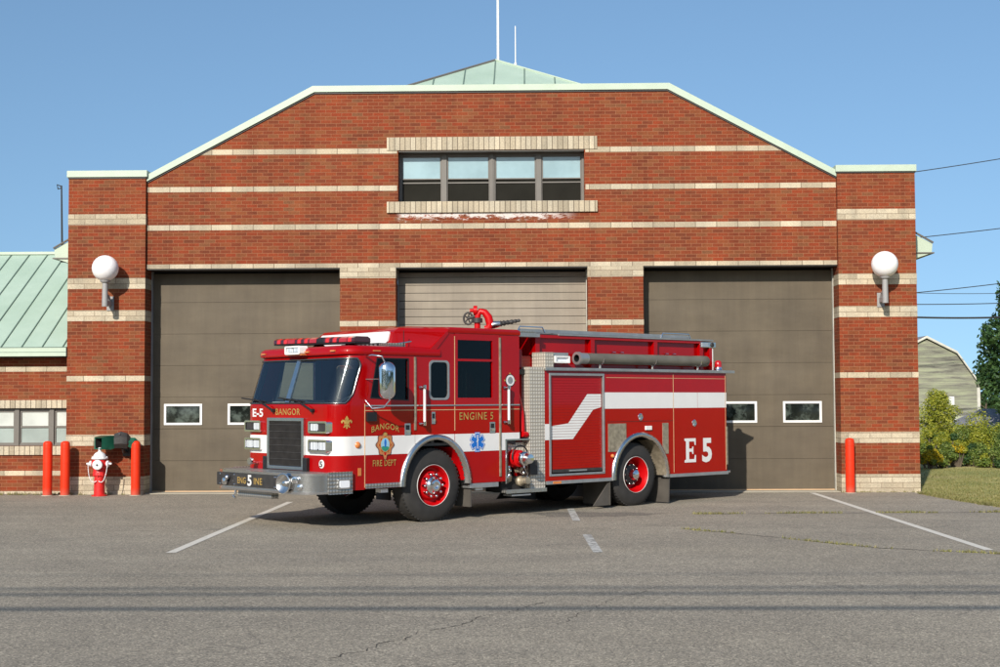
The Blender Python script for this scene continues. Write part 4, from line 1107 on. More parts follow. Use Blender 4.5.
# belt mouldings, pinstripes, hinges
for v0, sg in SIDES:
    mb = MB()
    for a, b in ((-5.675, -4.78), (-4.765, -4.015), (-4.005, -3.105), (-3.095, -2.69)):
        mb.box(a, b, v0-sg*.014, v0, 1.712, 1.730, 'steel'); mb.box(a, b, v0-sg*.0062, v0, 1.648, 1.658, 'gold_trim')
    mb.box(-5.684, -5.676, v0-sg*.007, v0, .56, 1.75, 'gold_trim'); mb.box(-4.013, -4.005, v0-sg*.007, v0, 1.34, 2.76, 'gold_trim')
    mb.build('belt_trim', tr)
    mb = MB(); mb.box(-4.79, -4.755, v0-sg*.018, v0, 1.36, 2.43, 'brass'); mb.build('hinge', tr, bevel=.004)
    mb = MB(); mb.box(-3.118, -3.082, v0-sg*.018, v0, .62, 2.76, 'brass'); mb.build('hinge', tr, bevel=.004)
    for u in (-4.655, -2.985):
        mb = MB(); mb.cyl((u, v0-sg*.085, 1.46), (u, v0-sg*.085, 1.985), .020, 'white', seg=12)
        for z in (1.455, 1.99):
            mb.cyl((u, v0-sg*.085, z-.03), (u, v0-sg*.085, z+.03), .026, 'chrome', seg=12); mb.cyl((u, v0, z), (u, v0-sg*.085, z), .02, 'chrome', seg=10)
            mb.cyl((u-.06 if u > -3 else u-.06, v0-sg*.02, z), (u, v0-sg*.02, z), .016, 'chrome', seg=8)
        mb.build('grab_rail', tr, smooth=45)
    for u, z in ((-4.915, 1.375), (-3.262, 1.375), (-4.43, 1.535)):
        mb = MB(); w_, h_ = (.055, .085) if z < 1.5 else (.035, .09)
        mb.box(u-w_, u+w_, v0-sg*.014, v0+sg*.0, z-h_, z+h_, 'steel'); mb.box(u-w_*.65, u+w_*.65, v0-sg*.016, v0-sg*.012, z-h_*.1, z+h_*.7, 'black'); mb.box(u-w_*.5, u+w_*.8, v0-sg*.03, v0-sg*.014, z-h_*.6, z-h_*.15, 'chrome'); mb.build('door_handle', tr, bevel=.004)
    # tread sill strips
    mb = MB(); mb.box(-5.67, -5.02, v0-sg*.012, v0+sg*.2, .545, .612, 'tread'); mb.build('sill_plate', tr, bevel=.003)
    mb = MB(); mb.box(-3.72, -3.14, v0-sg*.012, v0+sg*.2, .465, .535, 'alu'); mb.build('sill_plate', tr, bevel=.003)
    # round emblem on the rear cab panel
    mb = MB(); mb.lathe((-2.885, v0, 2.10), (0, -sg, 0), [(0, .098), (.006, .098), (.008, .09)], 'black', 28); mb.lathe((-2.885, v0-sg*.0085, 2.10), (0, -sg, 0), [(0, .086), (.002, .086)], 'stripe', 28)
    mb.lathe((-2.885, v0-sg*.0108, 2.10), (0, -sg, 0), [(0, .055), (.001, .055)], 'decal_green' if 0 else 'alu', 20)
    for a in (0, pi/2, pi, 3*pi/2): mb.box(-2.885+.107*cos(a)-.012, -2.885+.107*cos(a)+.012, v0-sg*.006, v0, 2.10+.107*sin(a)-.012, 2.10+.107*sin(a)+.012, 'gold')
    mb.build('emblem', tr)
def SM(u, z, v0=0, d=.012): return lambda a, b: (u+a, v0-d, z+b)
def SMR(u, z, d=.012): return lambda a, b: (u-a, TW+d, z+b)
def FM(v, z, u=UF, d=.004): return lambda a, b: (u-d, v-a, z+b)
def letter(txt, w, h, mp, mat, name='lettering', bold=.0, bend=0, parent=None, spacing=1.0, outline=None):
    pts, fs = text_geo(txt, w, h, bold, bend, spacing); mb = MB()
    if outline:
        p2, f2 = text_geo(txt, w*1.02+outline, h+outline, bold+outline*.35, bend, spacing)
        mb.add([Vector(mp(a+outline*.25, b-outline*.35))*1 for a, b in p2], f2, 'black')
        c0 = Vector(mp(0, 0)); nrm = (Vector(mp(1, 0))-c0).cross(Vector(mp(0, 1))-c0).normalized()
        mb.add([Vector(mp(a, b)) + nrm*.0025 for a, b in pts], fs, mat)
    else: put2d(mb, pts, fs, mp, mat)
    return mb.build(name, parent or tr, fixn=False)
for mpf in (SM, SMR):
    letter('BANGOR', .50, .085, mpf(-5.318, 1.425), 'gold', bold=.012, bend=.05, spacing=1.1)
    letter('FIRE DEPT', .42, .088, mpf(-5.335, .90), 'gold', bold=.01, spacing=1.1)
    letter('ENGINE 5', .68, .115, mpf(-3.585, 1.555), 'gold', bold=.008, spacing=1.15)
# crest decal
def crest(mp, mpn):
    mb = MB(); nn_ = 40
    sh = []
    for k in range(nn_):
        a = 2*pi*k/nn_; r = 1 + .10*cos(8*a); x = .145*r*cos(a); y = .165*r*sin(a)
        if y < 0: x *= (1 + y*1.3)
        sh.append((x, y))
    sh = [(x, y - (.03 if abs(x) < .03 and y < 0 else 0)) for x, y in sh]
    def disc(rx, ry, cx, cy, n=28): return [(cx+rx*cos(2*pi*k/n), cy+ry*sin(2*pi*k/n)) for k in range(n)]
    def layer(pts, mat, d): mb.panel(pts, [], lambda a, b, t: tuple(Vector(mp(a, b)) + mpn*(d-.001*t)), mat)
    layer([(x*1.08, y*1.06) for x, y in sh], 'black', .001); layer(sh, 'decal_orange', .003); layer([(x*.80, y*.80) for x, y in sh], 'gold', .0042)
    layer([(x*.70, y*.72) for x, y in sh], 'rim_red', .0052)
    layer(disc(.088, .108, 0, .005), 'gold', .0062); layer(disc(.076, .096, 0, .005), 'decal_blue', .0072)
    layer([(-.072, -.03), (-.04, -.015), (.04, -.02), (.072, -.035), (.050, -.070), (0, -.091), (-.050, -.070)], 'decal_green', .0082)
    layer([(-.012, -.03), (.012, -.03), (.020, .045), (.008, .085), (-.008, .085), (-.020, .045)], 'blue', .0092)
    layer(disc(.035, .022, 0, .158, 14), 'gold', .0082)
    mb.build('crest', tr)
crest(SM(-5.328, 1.155), Vector((0, -1, 0))); crest(SMR(-5.328, 1.155), Vector((0, 1, 0)))
# six pointed medical star
def star(mp, nv):
    mb = MB()
    def bars(w, l, mat, d):
        for k in range(3):
            a = pi/2 + k*pi/3; c, s = cos(a), sin(a)
            pts = [(-l, -w), (l, -w), (l, w), (-l, w)]
            pts = [(x*c-y*s, x*s+y*c) for x, y in pts]; mb.panel(pts, [], lambda p, q, t, k=k: tuple(Vector(mp(p, q)) + nv*(d+k*.0003-.001*t)), mat)
    bars(.052, .150, 'blue', .001); bars(.044, .141, 'stripe', .0025); bars(.036, .132, 'blue', .004)
    mb.panel([(-.006, -.1), (.006, -.1), (.009, .11), (-.009, .11)], [], lambda p, q, t: tuple(Vector(mp(p, q)) + nv*(.0062-.001*t)), 'stripe')
    mb.panel([(-.02, .0), (.022, .03), (.018, .04), (-.024, .012)], [], lambda p, q, t: tuple(Vector(mp(p, q)) + nv*(.0066-.001*t)), 'stripe')
    mb.build('medical_star', tr)
star(SM(-3.57, 1.158), Vector((0, -1, 0))); star(SMR(-3.57, 1.158), Vector((0, 1, 0)))
# ---- front face
letter('BANGOR', .64, .095, FM(1.175, 1.637), 'gold', bold=.01, spacing=1.1)
letter('E-5', .29, .125, FM(1.985, 1.62), 'stripe', bold=.03)
letter('5', .07, .08, FM(.31, .90, d=.016), 'charcoal', bold=.02, name='badge_number')
mb = MB(); mb.lathe((UF, .31, .90), (-1, 0, 0), [(0, .062), (.008, .06), (.010, .05)], 'stripe', 20); mb.build('round_badge', tr, smooth=40)
# fleur de lis on the rounded corner
def corner_map(vc, zc, d=.004):
    R = .30; uc = UF+R
    th0 = math.asin(min(1, max(-1, (R-vc)/R))) if vc < R else 0
    def f(a, b):
        # a along the surface towards the driver side
        if vc < R: th = th0 + a/R; return (uc-(R+d)*cos(th), R-(R+d)*sin(th), zc+b)
        return (UF-d, vc-a, zc+b)
    return f
cm_ = corner_map(.012, 1.488, .005)
mb = MB()
def poly(pts, mat='gold', m=cm_): mb.add([m(a, b) for a, b in pts], [tuple(range(len(pts)))], mat)
k_ = 1.0
poly([(0, .095), (-.028, .05), (-.02, .0), (-.008, -.03), (.008, -.03), (.02, .0), (.028, .05)])
for s in (-1, 1):
    poly([(s*.012, -.005), (s*.03, .03), (s*.06, .04), (s*.085, .015), (s*.075, -.012), (s*.058, -.008), (s*.06, .01), (s*.045, .012), (s*.03, -.03)])
    poly([(s*.01, -.04), (s*.045, -.055), (s*.05, -.075), (s*.03, -.07), (s*.008, -.05)])
poly([(-.04, -.03), (.04, -.03), (.04, -.042), (-.04, -.042)]); poly([(-.012, -.04), (.012, -.04), (.01, -.09), (-.01, -.09)])
mb.build('fleur_emblem', tr)
# grille
gu = UF-.05
mb = MB(); mb.panel([(.705, .80), (1.665, .80), (1.665, 1.55), (.705, 1.55)], [[(.76, .85), (1.61, .85), (1.61, 1.50), (.76, 1.50)]], lambda a, b, t: (gu+t*.07, a, b), 'steel')
gr = mb.build('grille', tr, bevel=.006)
mb = MB(); mb.box(UF-.005, UF+.01, .74, 1.63, .82, 1.52, 'black_matte'); mb.build('core', gr)
mb = MB()
for k in range(30): v = .775+k*.0285; mb.box(gu+.012, gu+.03, v-.004, v+.004, .85, 1.50, 'charcoal')
for k in range(6): z = .95+k*.1; mb.box(gu+.01, gu+.02, .76, 1.61, z-.005, z+.005, 'charcoal')
mb.build('bars', gr)
# lamps on the front
def lampbox(v0, v1, z0, z1, mats, wrap=False):
    mb = MB(); o = rr(v0, v1, z0, z1, .03); i = rr(v0+.03, v1-.03, z0+.028, z1-.028, .02)
    mb.panel(o, [i], lambda a, b, t: (UF-.045+t*.10, a, b), 'chrome'); h = mb.build('headlight', tr, bevel=.006)
    w = (v1-v0-.07)/2
    for k, mt in enumerate(mats):
        mb = MB(); c = v0+.035+w*(k+.5)
        mb.panel(rr(c-w*.46, c+w*.46, z0+.035, z1-.035, .02), [], lambda a, b, t: (UF-.028+t*.02, a, b), mt); mb.build('lens', h, bevel=.006)
    mb = MB(); mb.box(UF-.012, UF-.004, v0+.02, v1-.02, z0+.02, z1-.02, 'black'); mb.build('bezel', h)
for m_ in (0, 1):
    a0, a1 = (.13, .60) if m_ == 0 else (TW-.57, TW-.12)
    lampbox(a0, a1, 1.335, 1.505, ('charcoal', 'lens_clear') if m_ == 0 else ('lens_clear', 'charcoal')); lampbox(a0, a1, 1.065, 1.245, ('lens_clear', 'lens_clear'))
mb = MB(); mb.box(-6.02, -5.90, -.006, .1, 1.17, 1.24, 'chrome') if False else mb.lathe((-5.80, .02, 1.165), (-.25, -1, 0), [(-.01, .05), (.02, .05), (.035, .04), (.05, .012)], 'amber', 18); mb.build('side_marker', tr, smooth=40)
mb = MB(); mb.box(-5.80, -5.745, -.008, .02, .73, .84, 'amber'); mb.build('reflector', tr)
for v in (TW-.42, .62):
    mb = MB(); mb.cyl((UF, v-.04, .88), (UF-.10, v-.04, .88), .02, 'chrome', seg=10); mb.lathe((UF-.1, v-.04, .90), (-1, 0, 0), [(0, .04), (.05, .055), (.07, .05)], 'chrome', 16); mb.build('step_lamp', tr, smooth=40) if v > 1 else None
for v in (.66, 1.71):
    mb = MB(); mb.box(UF-.06, UF+.0, v-.05, v+.05, .78, .98, 'black'); mb.build('rubber_stop', tr, bevel=.008)
# bumper
def bring(z, d=0):
    R = .34; uf = -6.70
    pts = [(-5.93, -.03-d, z)]
    for k in range(9):
        a = pi/2*k/8; pts.append((uf-d+(R+d)*(1-sin(a)) + .0, -.03-d+(R+d)*(1-cos(a)), z))
    return pts + [(p[0], TW-p[1], z) for p in reversed(pts)]
def shell(mb, z0, z1, d, th, mat, i0=0, i1=None):
    o0, o1 = bring(z0, d), bring(z1, d); n0, n1 = bring(z0, d-th), bring(z1, d-th); i1 = len(o0)-1 if i1 is None else i1
    L = list(range(i0, i1+1)); n = len(L)
    vs = [o0[i] for i in L]+[o1[i] for i in L]+[n0[i] for i in L]+[n1[i] for i in L]
    fs = []
    for i in range(n-1): fs += [(i, i+1, n+i+1, n+i), (2*n+i, 3*n+i, 3*n+i+1, 2*n+i+1), (n+i, n+i+1, 3*n+i+1, 3*n+i), (i, 2*n+i, 2*n+i+1, i+1)]
    fs += [(0, n, 3*n, 2*n), (n-1, 2*n+n-1, 4*n-1, 2*n-1)]
    mb.add(vs, fs, mat)
mb = MB(); nb = len(bring(0))-1
shell(mb, .535, .765, 0, .03, 'steel'); shell(mb, .755, .79, .015, .05, 'chrome'); shell(mb, .50, .535, .015, .05, 'chrome')
bp = mb.build('bumper', tr, smooth=40)
mb = MB(); mb.add([(p[0]+.0, p[1], .788) for p in bring(0, -.02)], [tuple(range(nb+1))], 'tread'); mb.add([(p[0], p[1], .50) for p in bring(0, -.03)], [tuple(range(nb+1))], 'black_matte'); mb.build('bumper_deck', bp)
for v0, sg in ((-.03, 1), (TW+.03, -1)):
    mb = MB(); mb.box(-6.33, -5.925, v0-sg*.004, v0-sg*.018, .49, .80, 'tread'); mb.panel(rr(-6.19, -5.98, .56, .70, .02), [], smap(v0-sg*.045, sg, .035), 'chrome'); mb.panel(rr(-6.165, -6.0, .58, .68, .02), [], smap(v0-sg*.055, sg, .02), 'lens_clear'); mb.build('bumper_end', bp, bevel=.004)
mb = MB(); mb.panel(rr(.62, 2.30, .555, .748, .02), [], lambda a, b, t: (-6.712+.01*t, a, b), 'charcoal')
for v in (2.20, 1.80, .72, .68): 
    for z in (.58, .72): mb.sphere((-6.715, v, z), .012, 'chrome', 8)
mb.build('name_plate', bp, bevel=.002)
def FB(v, z): return lambda a, b: (-6.716, v-a, z+b)
letter('ENG', .23, .095, FB(1.60, .645), 'gold', bold=.02, parent=bp, spacing=1.1); letter('INE', .22, .095, FB(1.16, .645), 'gold', bold=.02, parent=bp, spacing=1.1); letter('5', .11, .16, FB(1.385, .65), 'stripe', bold=.03, parent=bp)
# siren speaker, bell, small lamps
mb = MB(); mb.lathe((-6.70, .44, .645), (-1, -.15, 0), [(0, .09), (.03, .125), (.055, .142), (.07, .145), (.075, .132), (.045, .10), (.03, .04), (.06, .036), (.07, .01)], 'steel', 32); mb.build('siren_speaker', bp, smooth=40)
mb = MB(); mb.lathe((-6.68, .22, .70), (-1, -.5, 0), [(0, .04), (.05, .05), (.065, .045), (.07, .02)], 'chrome', 18); mb.lathe((-6.64, .17, .60), (-1, -.5, 0), [(0, .03), (.05, .04), (.06, .01)], 'chrome', 14); mb.build('air_horn', bp, smooth=40)
mb = MB(); mb.lathe((-6.71, 2.0, .62), (-1, 0, 0), [(0, .03), (.04, .055), (.07, .05), (.08, .01)], 'chrome', 18); mb.sphere((-6.76, 1.93, .68), .035, 'chrome', 12); mb.build('bell', bp, smooth=40)
mb = MB(); mb.box(-6.62, -6.5, .95, 1.85, .40, .485, 'tread'); mb.build('lower_step', tr)
mb = MB(); mb.tube([(-6.6, 1.95, .50), (-6.6, 1.95, .43), (-6.62, 1.99, .40), (-6.62, 1.92, .37)], .018, 'chrome', 8); mb.build('tow_hook', tr, smooth=60)
# mirrors
for v0, sg in SIDES:
    mb = MB(); vm = v0-sg*.26; mu = -5.50
    prof = rr(-.105, .105, -.265, .265, .095, 6)
    mb.loft([[(mu + .012 + a*.93, vm-sg*(-.02) + a*(-.35)*sg, 2.075+b) for a, b in [(p*.8, q*.9) for p, q in prof]]] +
            [[(mu + a*.95 + .0, vm + a*(-.35)*sg - sg*d_, 2.075+b) for a, b in prof] for d_ in (.0, .05)] +
            [[(mu + a*.95*.82, vm + a*(-.35)*sg*.82 - sg*.085, 2.075+b*.92) for a, b in prof]] + [[(mu + a*.95*.4, vm + a*(-.35)*sg*.4 - sg*.10, 2.075+b*.6) for a, b in prof]], 'mirror')
    mi = mb.build('side_mirror', tr, smooth=60)
    mb = MB(); mb.tube([(-5.66, v0+sg*.01, 2.42), (-5.66, v0-sg*.15, 2.44), (-5.58, v0-sg*.27, 2.42), (mu, vm, 2.30), (mu-.01, vm-sg*.10, 2.2)], .012, 'chrome', 8)
    mb.tube([(mu, vm-sg*.10, 2.0), (mu, vm-sg*.09, 1.80), (mu-.03, vm, 1.70), (-5.62, v0-sg*.1, 1.68), (-5.67, v0, 1.80)], .011, 'chrome', 8); mb.tube([(-5.66, v0, 2.1), (mu, vm, 2.1)], .008, 'chrome', 6)
    mb.box(-5.66, -5.50, v0-sg*.05, v0, 1.50, 1.63, 'black'); mb.build('mirror_arm', mi, smooth=50)
# ---- fender crowns
def fender(A_, t, w0, w1, name, mat, z0):
    for v0, sg in SIDES:
        cu, cz, a, b = A_; n = 26; o = []
        a0 = math.asin(max(-1, min(1, (z0-cz)/b)))
        ang = [a0 + (pi-2*a0)*k/n for k in range(n+1)]
        mb = MB()
        ou = [(cu+(a+t)*cos(x), cz+(b+t)*sin(x)) for x in ang]; inn = [(cu+(a-.01)*cos(x), cz+(b-.01)*sin(x)) for x in ang]
        rings = [[(p[0], v0-sg*d, p[1]) for p in pp] for pp, d in ((ou, 0.0), (ou, w0), (inn, w1), (inn, -.12))]
        for j in range(3):
            r0, r1 = rings[j], rings[j+1]; m = len(r0)
            mb.add(r0+r1, [(i, i+1, m+i+1, m+i) for i in range(m-1)], mat)
        f = mb.build(name, tr, smooth=35); weld(f)
fender(FA, .065, .035, .055, 'front_fender', 'steel', .545); fender(RA, .06, .035, .055, 'rear_fender', 'steel', .46)
for v0, sg in SIDES:    # wheel wells
    for A_, mt in ((FA, 'black_matte'), (RA, 'black_matte')):
        cu, cz, a, b = A_; n = 20; ang = [pi*k/n for k in range(n+1)]
        mb = MB(); r0 = [(cu+a*cos(x), v0+sg*.01, cz+b*sin(x)) for x in ang]; r1 = [(p[0], v0+sg*.75, p[2]) for p in r0]
        mb.add(r0+r1, [(i, i+1, n+2+i, n+1+i) for i in range(n)], mt); mb.add(r1 + [(cu, v0+sg*.75, cz)], [(i, i+1, n+1) for i in range(n)], mt)
        mb.build('wheel_well', tr)
mb = MB(); c_ = [(.47, 1.00), (.55, .80), (.585, .55), (.585, .47), (.50, .50), (.42, .85)]
mb.build('x') if False else None
# red inner panel behind the front wheel, tan flared piece behind the rear wheel
for v0, sg in SIDES:
    cu, cz, a, b = FA; ang = [radians(d) for d in range(5, 56, 5)]
    mb = MB(); o = [(cu+a*.985*cos(x), cz+b*.985*sin(x)) for x in ang]; i_ = [(cu+a*.985*cos(x)-.02, cz+b*.985*sin(x)) for x in ang]
    mb.add([(p[0], v0+sg*.02, p[1]) for p in o]+[(p[0], v0+sg*.45, p[1]) for p in i_], [(k, k+1, len(o)+k+1, len(o)+k) for k in range(len(o)-1)], 'rim_red'); mb.build('fender_liner', tr)
    cu, cz, a, b = RA; ang = [radians(d) for d in range(0, 66, 5)]
    mb = MB(); o = [(cu+a*.985*cos(x), cz+b*.985*sin(x)) for x in ang]; i_ = [(cu+a*.97*cos(x)-.01, cz+b*.97*sin(x)) for x in ang]
    mb.add([(p[0], v0-sg*.03, p[1]) for p in o]+[(p[0], v0+sg*.30, p[1]) for p in i_], [(k, k+1, len(o)+k+1, len(o)+k) for k in range(len(o)-1)], 'brass'); mb.build('fender_liner', tr)
# ---- wheels
def wheel(u, v0, sg, rear=False):
    r = .545 if not rear else .535
    c = (u, v0, r-.008)
    w = thing('wheel', None, None); w.parent = tr
    w.location = c; w.rotation_euler = (0, 0, 0 if sg > 0 else pi)
    # local: outward = -y
    width = .36 if not rear else .27
    ys = [0] if not rear else [0, .31]
    mb = MB()
    for y in ys:
        h = r; tk = width
        mb.lathe((0, y, 0), (0, 1, 0), [(.02, .300), (.0, .33), (-.0+.004, .40), (.018, .465), (.04, h-.028), (.065, h-.004), (.10, h), (tk-.10, h), (tk-.065, h-.004), (tk-.04, h-.028), (tk-.02, .465), (tk, .38), (tk, .30)], 'rubber', 56, cap=False)
        for k in range(56):
            a = 2*pi*k/56; 
            if not rear or y == 0:
                for yy, dd in ((.055, 0), (tk-.10, .05)):
                    aa = a+dd; rr0, rr1 = h-.012, h+.006
                    cs, sn = cos(aa), sin(aa); da = .022
                    mb.add([(rr*cos(aa+s*da), y+yv, rr*sin(aa+s*da)) for rr in (rr0, rr1) for s in (-1, 1) for yv in (yy, yy+.05)], [(4, 5, 7, 6), (0, 1, 5, 4), (2, 6, 7, 3), (0, 4, 6, 2), (1, 3, 7, 5)], 'rubber')
    t = mb.build('tyre', w, smooth=35)
    mb = MB()
    if not rear:
        mb.lathe((0, 0, 0), (0, 1, 0), [(.012, .303), (-.004, .308), (-.007, .305), (.0, .299)], 'stripe', 48, cap=False)
        mb.lathe((0, 0, 0), (0, 1, 0), [(-.004, .300), (.02, .282), (.05, .275), (.10, .262), (.105, .23), (.045, .20), (.03, .15), (.03, .001)], 'rim_red', 48, cap=False)
        rim = mb.build('rim', w, smooth=40)
        mb = MB(); mb.lathe((0, 0, 0), (0, 1, 0), [(.035, .13), (.0, .125), (-.02, .10), (-.065, .085), (-.075, .06), (-.07, .04), (-.045, .038)], 'chrome', 28)
        for k in range(10):
            a = 2*pi*k/10; x, z = .168*cos(a), .168*sin(a); mb.lathe((x, .035, z), (0, -1, 0), [(0, .026), (.02, .024), (.05, .020), (.062, .012), (.066, .001)], 'chrome', 12)
        mb.lathe((0, -.044, 0), (0, 1, 0), [(0, .036), (.001, .036)], 'black', 16); mb.build('hub', w, smooth=40)
    else:
        mb.lathe((0, 0, 0), (0, 1, 0), [(.012, .302), (-.004, .306), (-.007, .303), (.0, .298)], 'stripe', 48, cap=False)
        mb.lathe((0, 0, 0), (0, 1, 0), [(-.004, .298), (.03, .280), (.06, .272), (.16, .255), (.20, .245), (.215, .20), (.21, .001)], 'rim_red', 48, cap=False)
        rim = mb.build('rim', w, smooth=40)
        mb = MB(); mb.lathe((0, 0, 0), (0, 1, 0), [(.21, .19), (.10, .175), (.095, .15)], 'black', 28); mb.lathe((0, 0, 0), (0, 1, 0), [(.10, .10), (.04, .095), (-.005, .08), (-.02, .05), (-.024, .001)], 'chrome', 28)
        for k in range(10):
            a = 2*pi*k/10; x, z = .165*cos(a), .165*sin(a); mb.lathe((x, .20, z), (0, -1, 0), [(0, .02), (.10, .018), (.11, .01)], 'steel', 10)
        mb.build('hub', w, smooth=40)
    return w
wf1 = wheel(-4.40, .03, 1); wheel(-4.40, TW-.03, -1); wheel(.015, .03, 1, True); wheel(.015, TW-.03, -1, True)
for o in bpy.data.objects:
    if o.name.startswith('wheel') and o.type == 'EMPTY': o.empty_display_size = .1
# ---- chassis
mb = MB()
mb.box(-5.9, 2.2, .75, .87, .62, .86, 'black_matte'); mb.box(-5.9, 2.2, 1.51, 1.63, .62, .86, 'black_matte'); mb.box(-4.5, -4.3, .35, TW-.35, .42, .56, 'black_matte'); mb.box(-.09, .11, .3, TW-.3, .42, .62, 'black_matte')
mb.cyl((-.0, .99, .53), (-.0, 1.39, .53), .22, 'black_matte'); mb.box(-5.95, -5.05, .25, TW-.25, .62, 1.1, 'black_matte'); mb.box(-3.7, -2.6, .2, TW-.2, .58, 1.1, 'black_matte'); mb.box(-2.5, -.75, .25, TW-.25, .46, .9, 'black_matte'); mb.box(.85, 2.35, .25, TW-.25, .48, .9, 'black_matte')
mb.tube([(-3.6, 1.2, .55), (-.3, 1.2, .55)], .05, 'black_matte'); mb.box(-3.0, -2.55, .1, .45, .36, .6, 'black_matte')
mb.box(-5.3, -3.5, .78, 1.6, .86, 1.3, 'black_matte'); mb.build('chassis', tr)
mb = MB(); mb.box(-5.35, -5.22, .06, .18, .47, .525, 'white'); mb.box(-3.55, -3.40, .06, .18, .42, .47, 'white'); mb.build('underlight', tr)

# ---- pump module between cab and body
mb = MB(); mb.box(-2.64, -2.46, .18, TW-.18, .55, 2.60, 'red'); mb.box(-2.985, -2.14, .33, TW-.33, .50, 1.2, 'black_matte'); mb.box(-2.60, -2.13, .30, TW-.30, 1.2, 2.50, 'red')
mb.box(-2.66, -2.45, .10, .2, 2.20, 2.28, 'black'); mb.build('pump_house', tr, bevel=.005)
for v0, sg in SIDES:
    mb = MB(); mb.box(-2.47, -2.142, v0-sg*.004, v0+sg*.32, .40, 2.315, 'perf'); mb.build('side_panel', tr, bevel=.004)
    mb = MB(); mb.box(-2.99, -2.96, v0-sg*.006, v0+sg*.32, .50, 1.185, 'steel'); mb.box(-2.99, -2.47, v0-sg*.006, v0+sg*.3, 1.165, 1.19, 'steel'); mb.box(-2.96, -2.93, v0+sg*.0, v0+sg*.32, .5, 1.165, 'charcoal'); mb.build('pump_bay_frame', tr, bevel=.003)
    mb = MB(); mb.box(-2.90, -2.50, v0+sg*.10, v0+sg*.14, .96, 1.13, 'perf'); mb.sphere((-2.86, v0+sg*.09, 1.08), .014, 'black', 8); mb.build('gauge_plate', tr)
    d = Vector((0, -sg, 0)); c0 = Vector((-2.73, v0, .885))
    mb = MB(); mb.lathe(c0+Vector((0, sg*.22, 0)), d, [(0, .12), (.04, .135), (.12, .14), (.125, .115), (.18, .115), (.19, .135), (.27, .13), (.28, .10), (.33, .095)], 'rim_red', 28); it = mb.build('pump_intake', tr, smooth=40)
    mb = MB(); mb.lathe(c0-Vector((0, sg*.10, 0)), d, [(0, .092), (.05, .11), (.08, .11), (.10, .09), (.16, .085), (.20, .07), (.205, .03)], 'chrome', 26)
    for k in range(3):
        a = 2*pi*k/3+.4; mb.cyl(c0+Vector((.10*cos(a), -sg*.16, .10*sin(a))), c0+Vector((.14*cos(a), -sg*.17, .14*sin(a))), .016, 'chrome', seg=8)
    mb.build('cap', it, smooth=40)
    mb = MB(); mb.tube([c0+Vector((.17*cos(a), -sg*.06, .03+.17*sin(a))) for a in [radians(x) for x in range(-60, 210, 15)]], .012, 'black', 8); mb.tube([c0+Vector((.0, -sg*.12, -.1)), c0+Vector((.10, -sg*.12, -.25)), c0+Vector((.05, -sg*.08, -.36))], .008, 'chrome', 6); mb.build('strap', it, smooth=60)
    mb = MB(); rnd = random.Random(5)
    mb.lathe((-2.86, v0+sg*.15, .50), (0, 0, 1), [(0, .05), (.03, .10), (.10, .11), (.14, .06), (.17, .075), (.22, .07), (.23, .03)], 'brass', 18)
    mb.lathe((-2.62, v0+sg*.10, .52), (0, -sg, .1), [(0, .07), (.06, .08), (.10, .05), (.18, .045), (.19, .06), (.22, .055)], 'brass', 18)
    for k in range(7):
        x = -2.92+rnd.random()*.42; z = .52+rnd.random()*.22; mb.lathe((x, v0+sg*.12, z), (rnd.uniform(-.4, .4), -sg, rnd.uniform(-.4, .4)), [(0, .035), (.05, .04), (.06, .025), (.12, .03), (.14, .012)], rnd.choice(['brass', 'steel', 'brass', 'chrome']), 12)
    mb.box(-2.52, -2.36, v0-sg*.06, v0-sg*.02, .62, .85, 'charcoal'); mb.build('pump_valves', tr, smooth=40)
    mb = MB(); mb.box(-2.99, -2.12, v0-sg*.02, v0+sg*.3, .355, .40, 'tread'); mb.box(-2.99, -2.12, v0-sg*.022, v0-sg*.018, .345, .405, 'steel'); mb.box(-2.85, -2.45, v0, v0+sg*.2, .30, .325, 'alu'); mb.build('pump_step', tr, bevel=.003)
    mb = MB(); mb.tube([(-2.56, v0+sg*.08, 1.30), (-2.56, v0+sg*.10, 1.6), (-2.58, v0+sg*.18, 1.9)], .05, 'rim_red', 10); mb.tube([(-2.60, v0+sg*.03, 1.26), (-2.50, v0+sg*.03, 1.25)], .045, 'rim_red', 10); mb.build('discharge_pipe', tr, smooth=50)

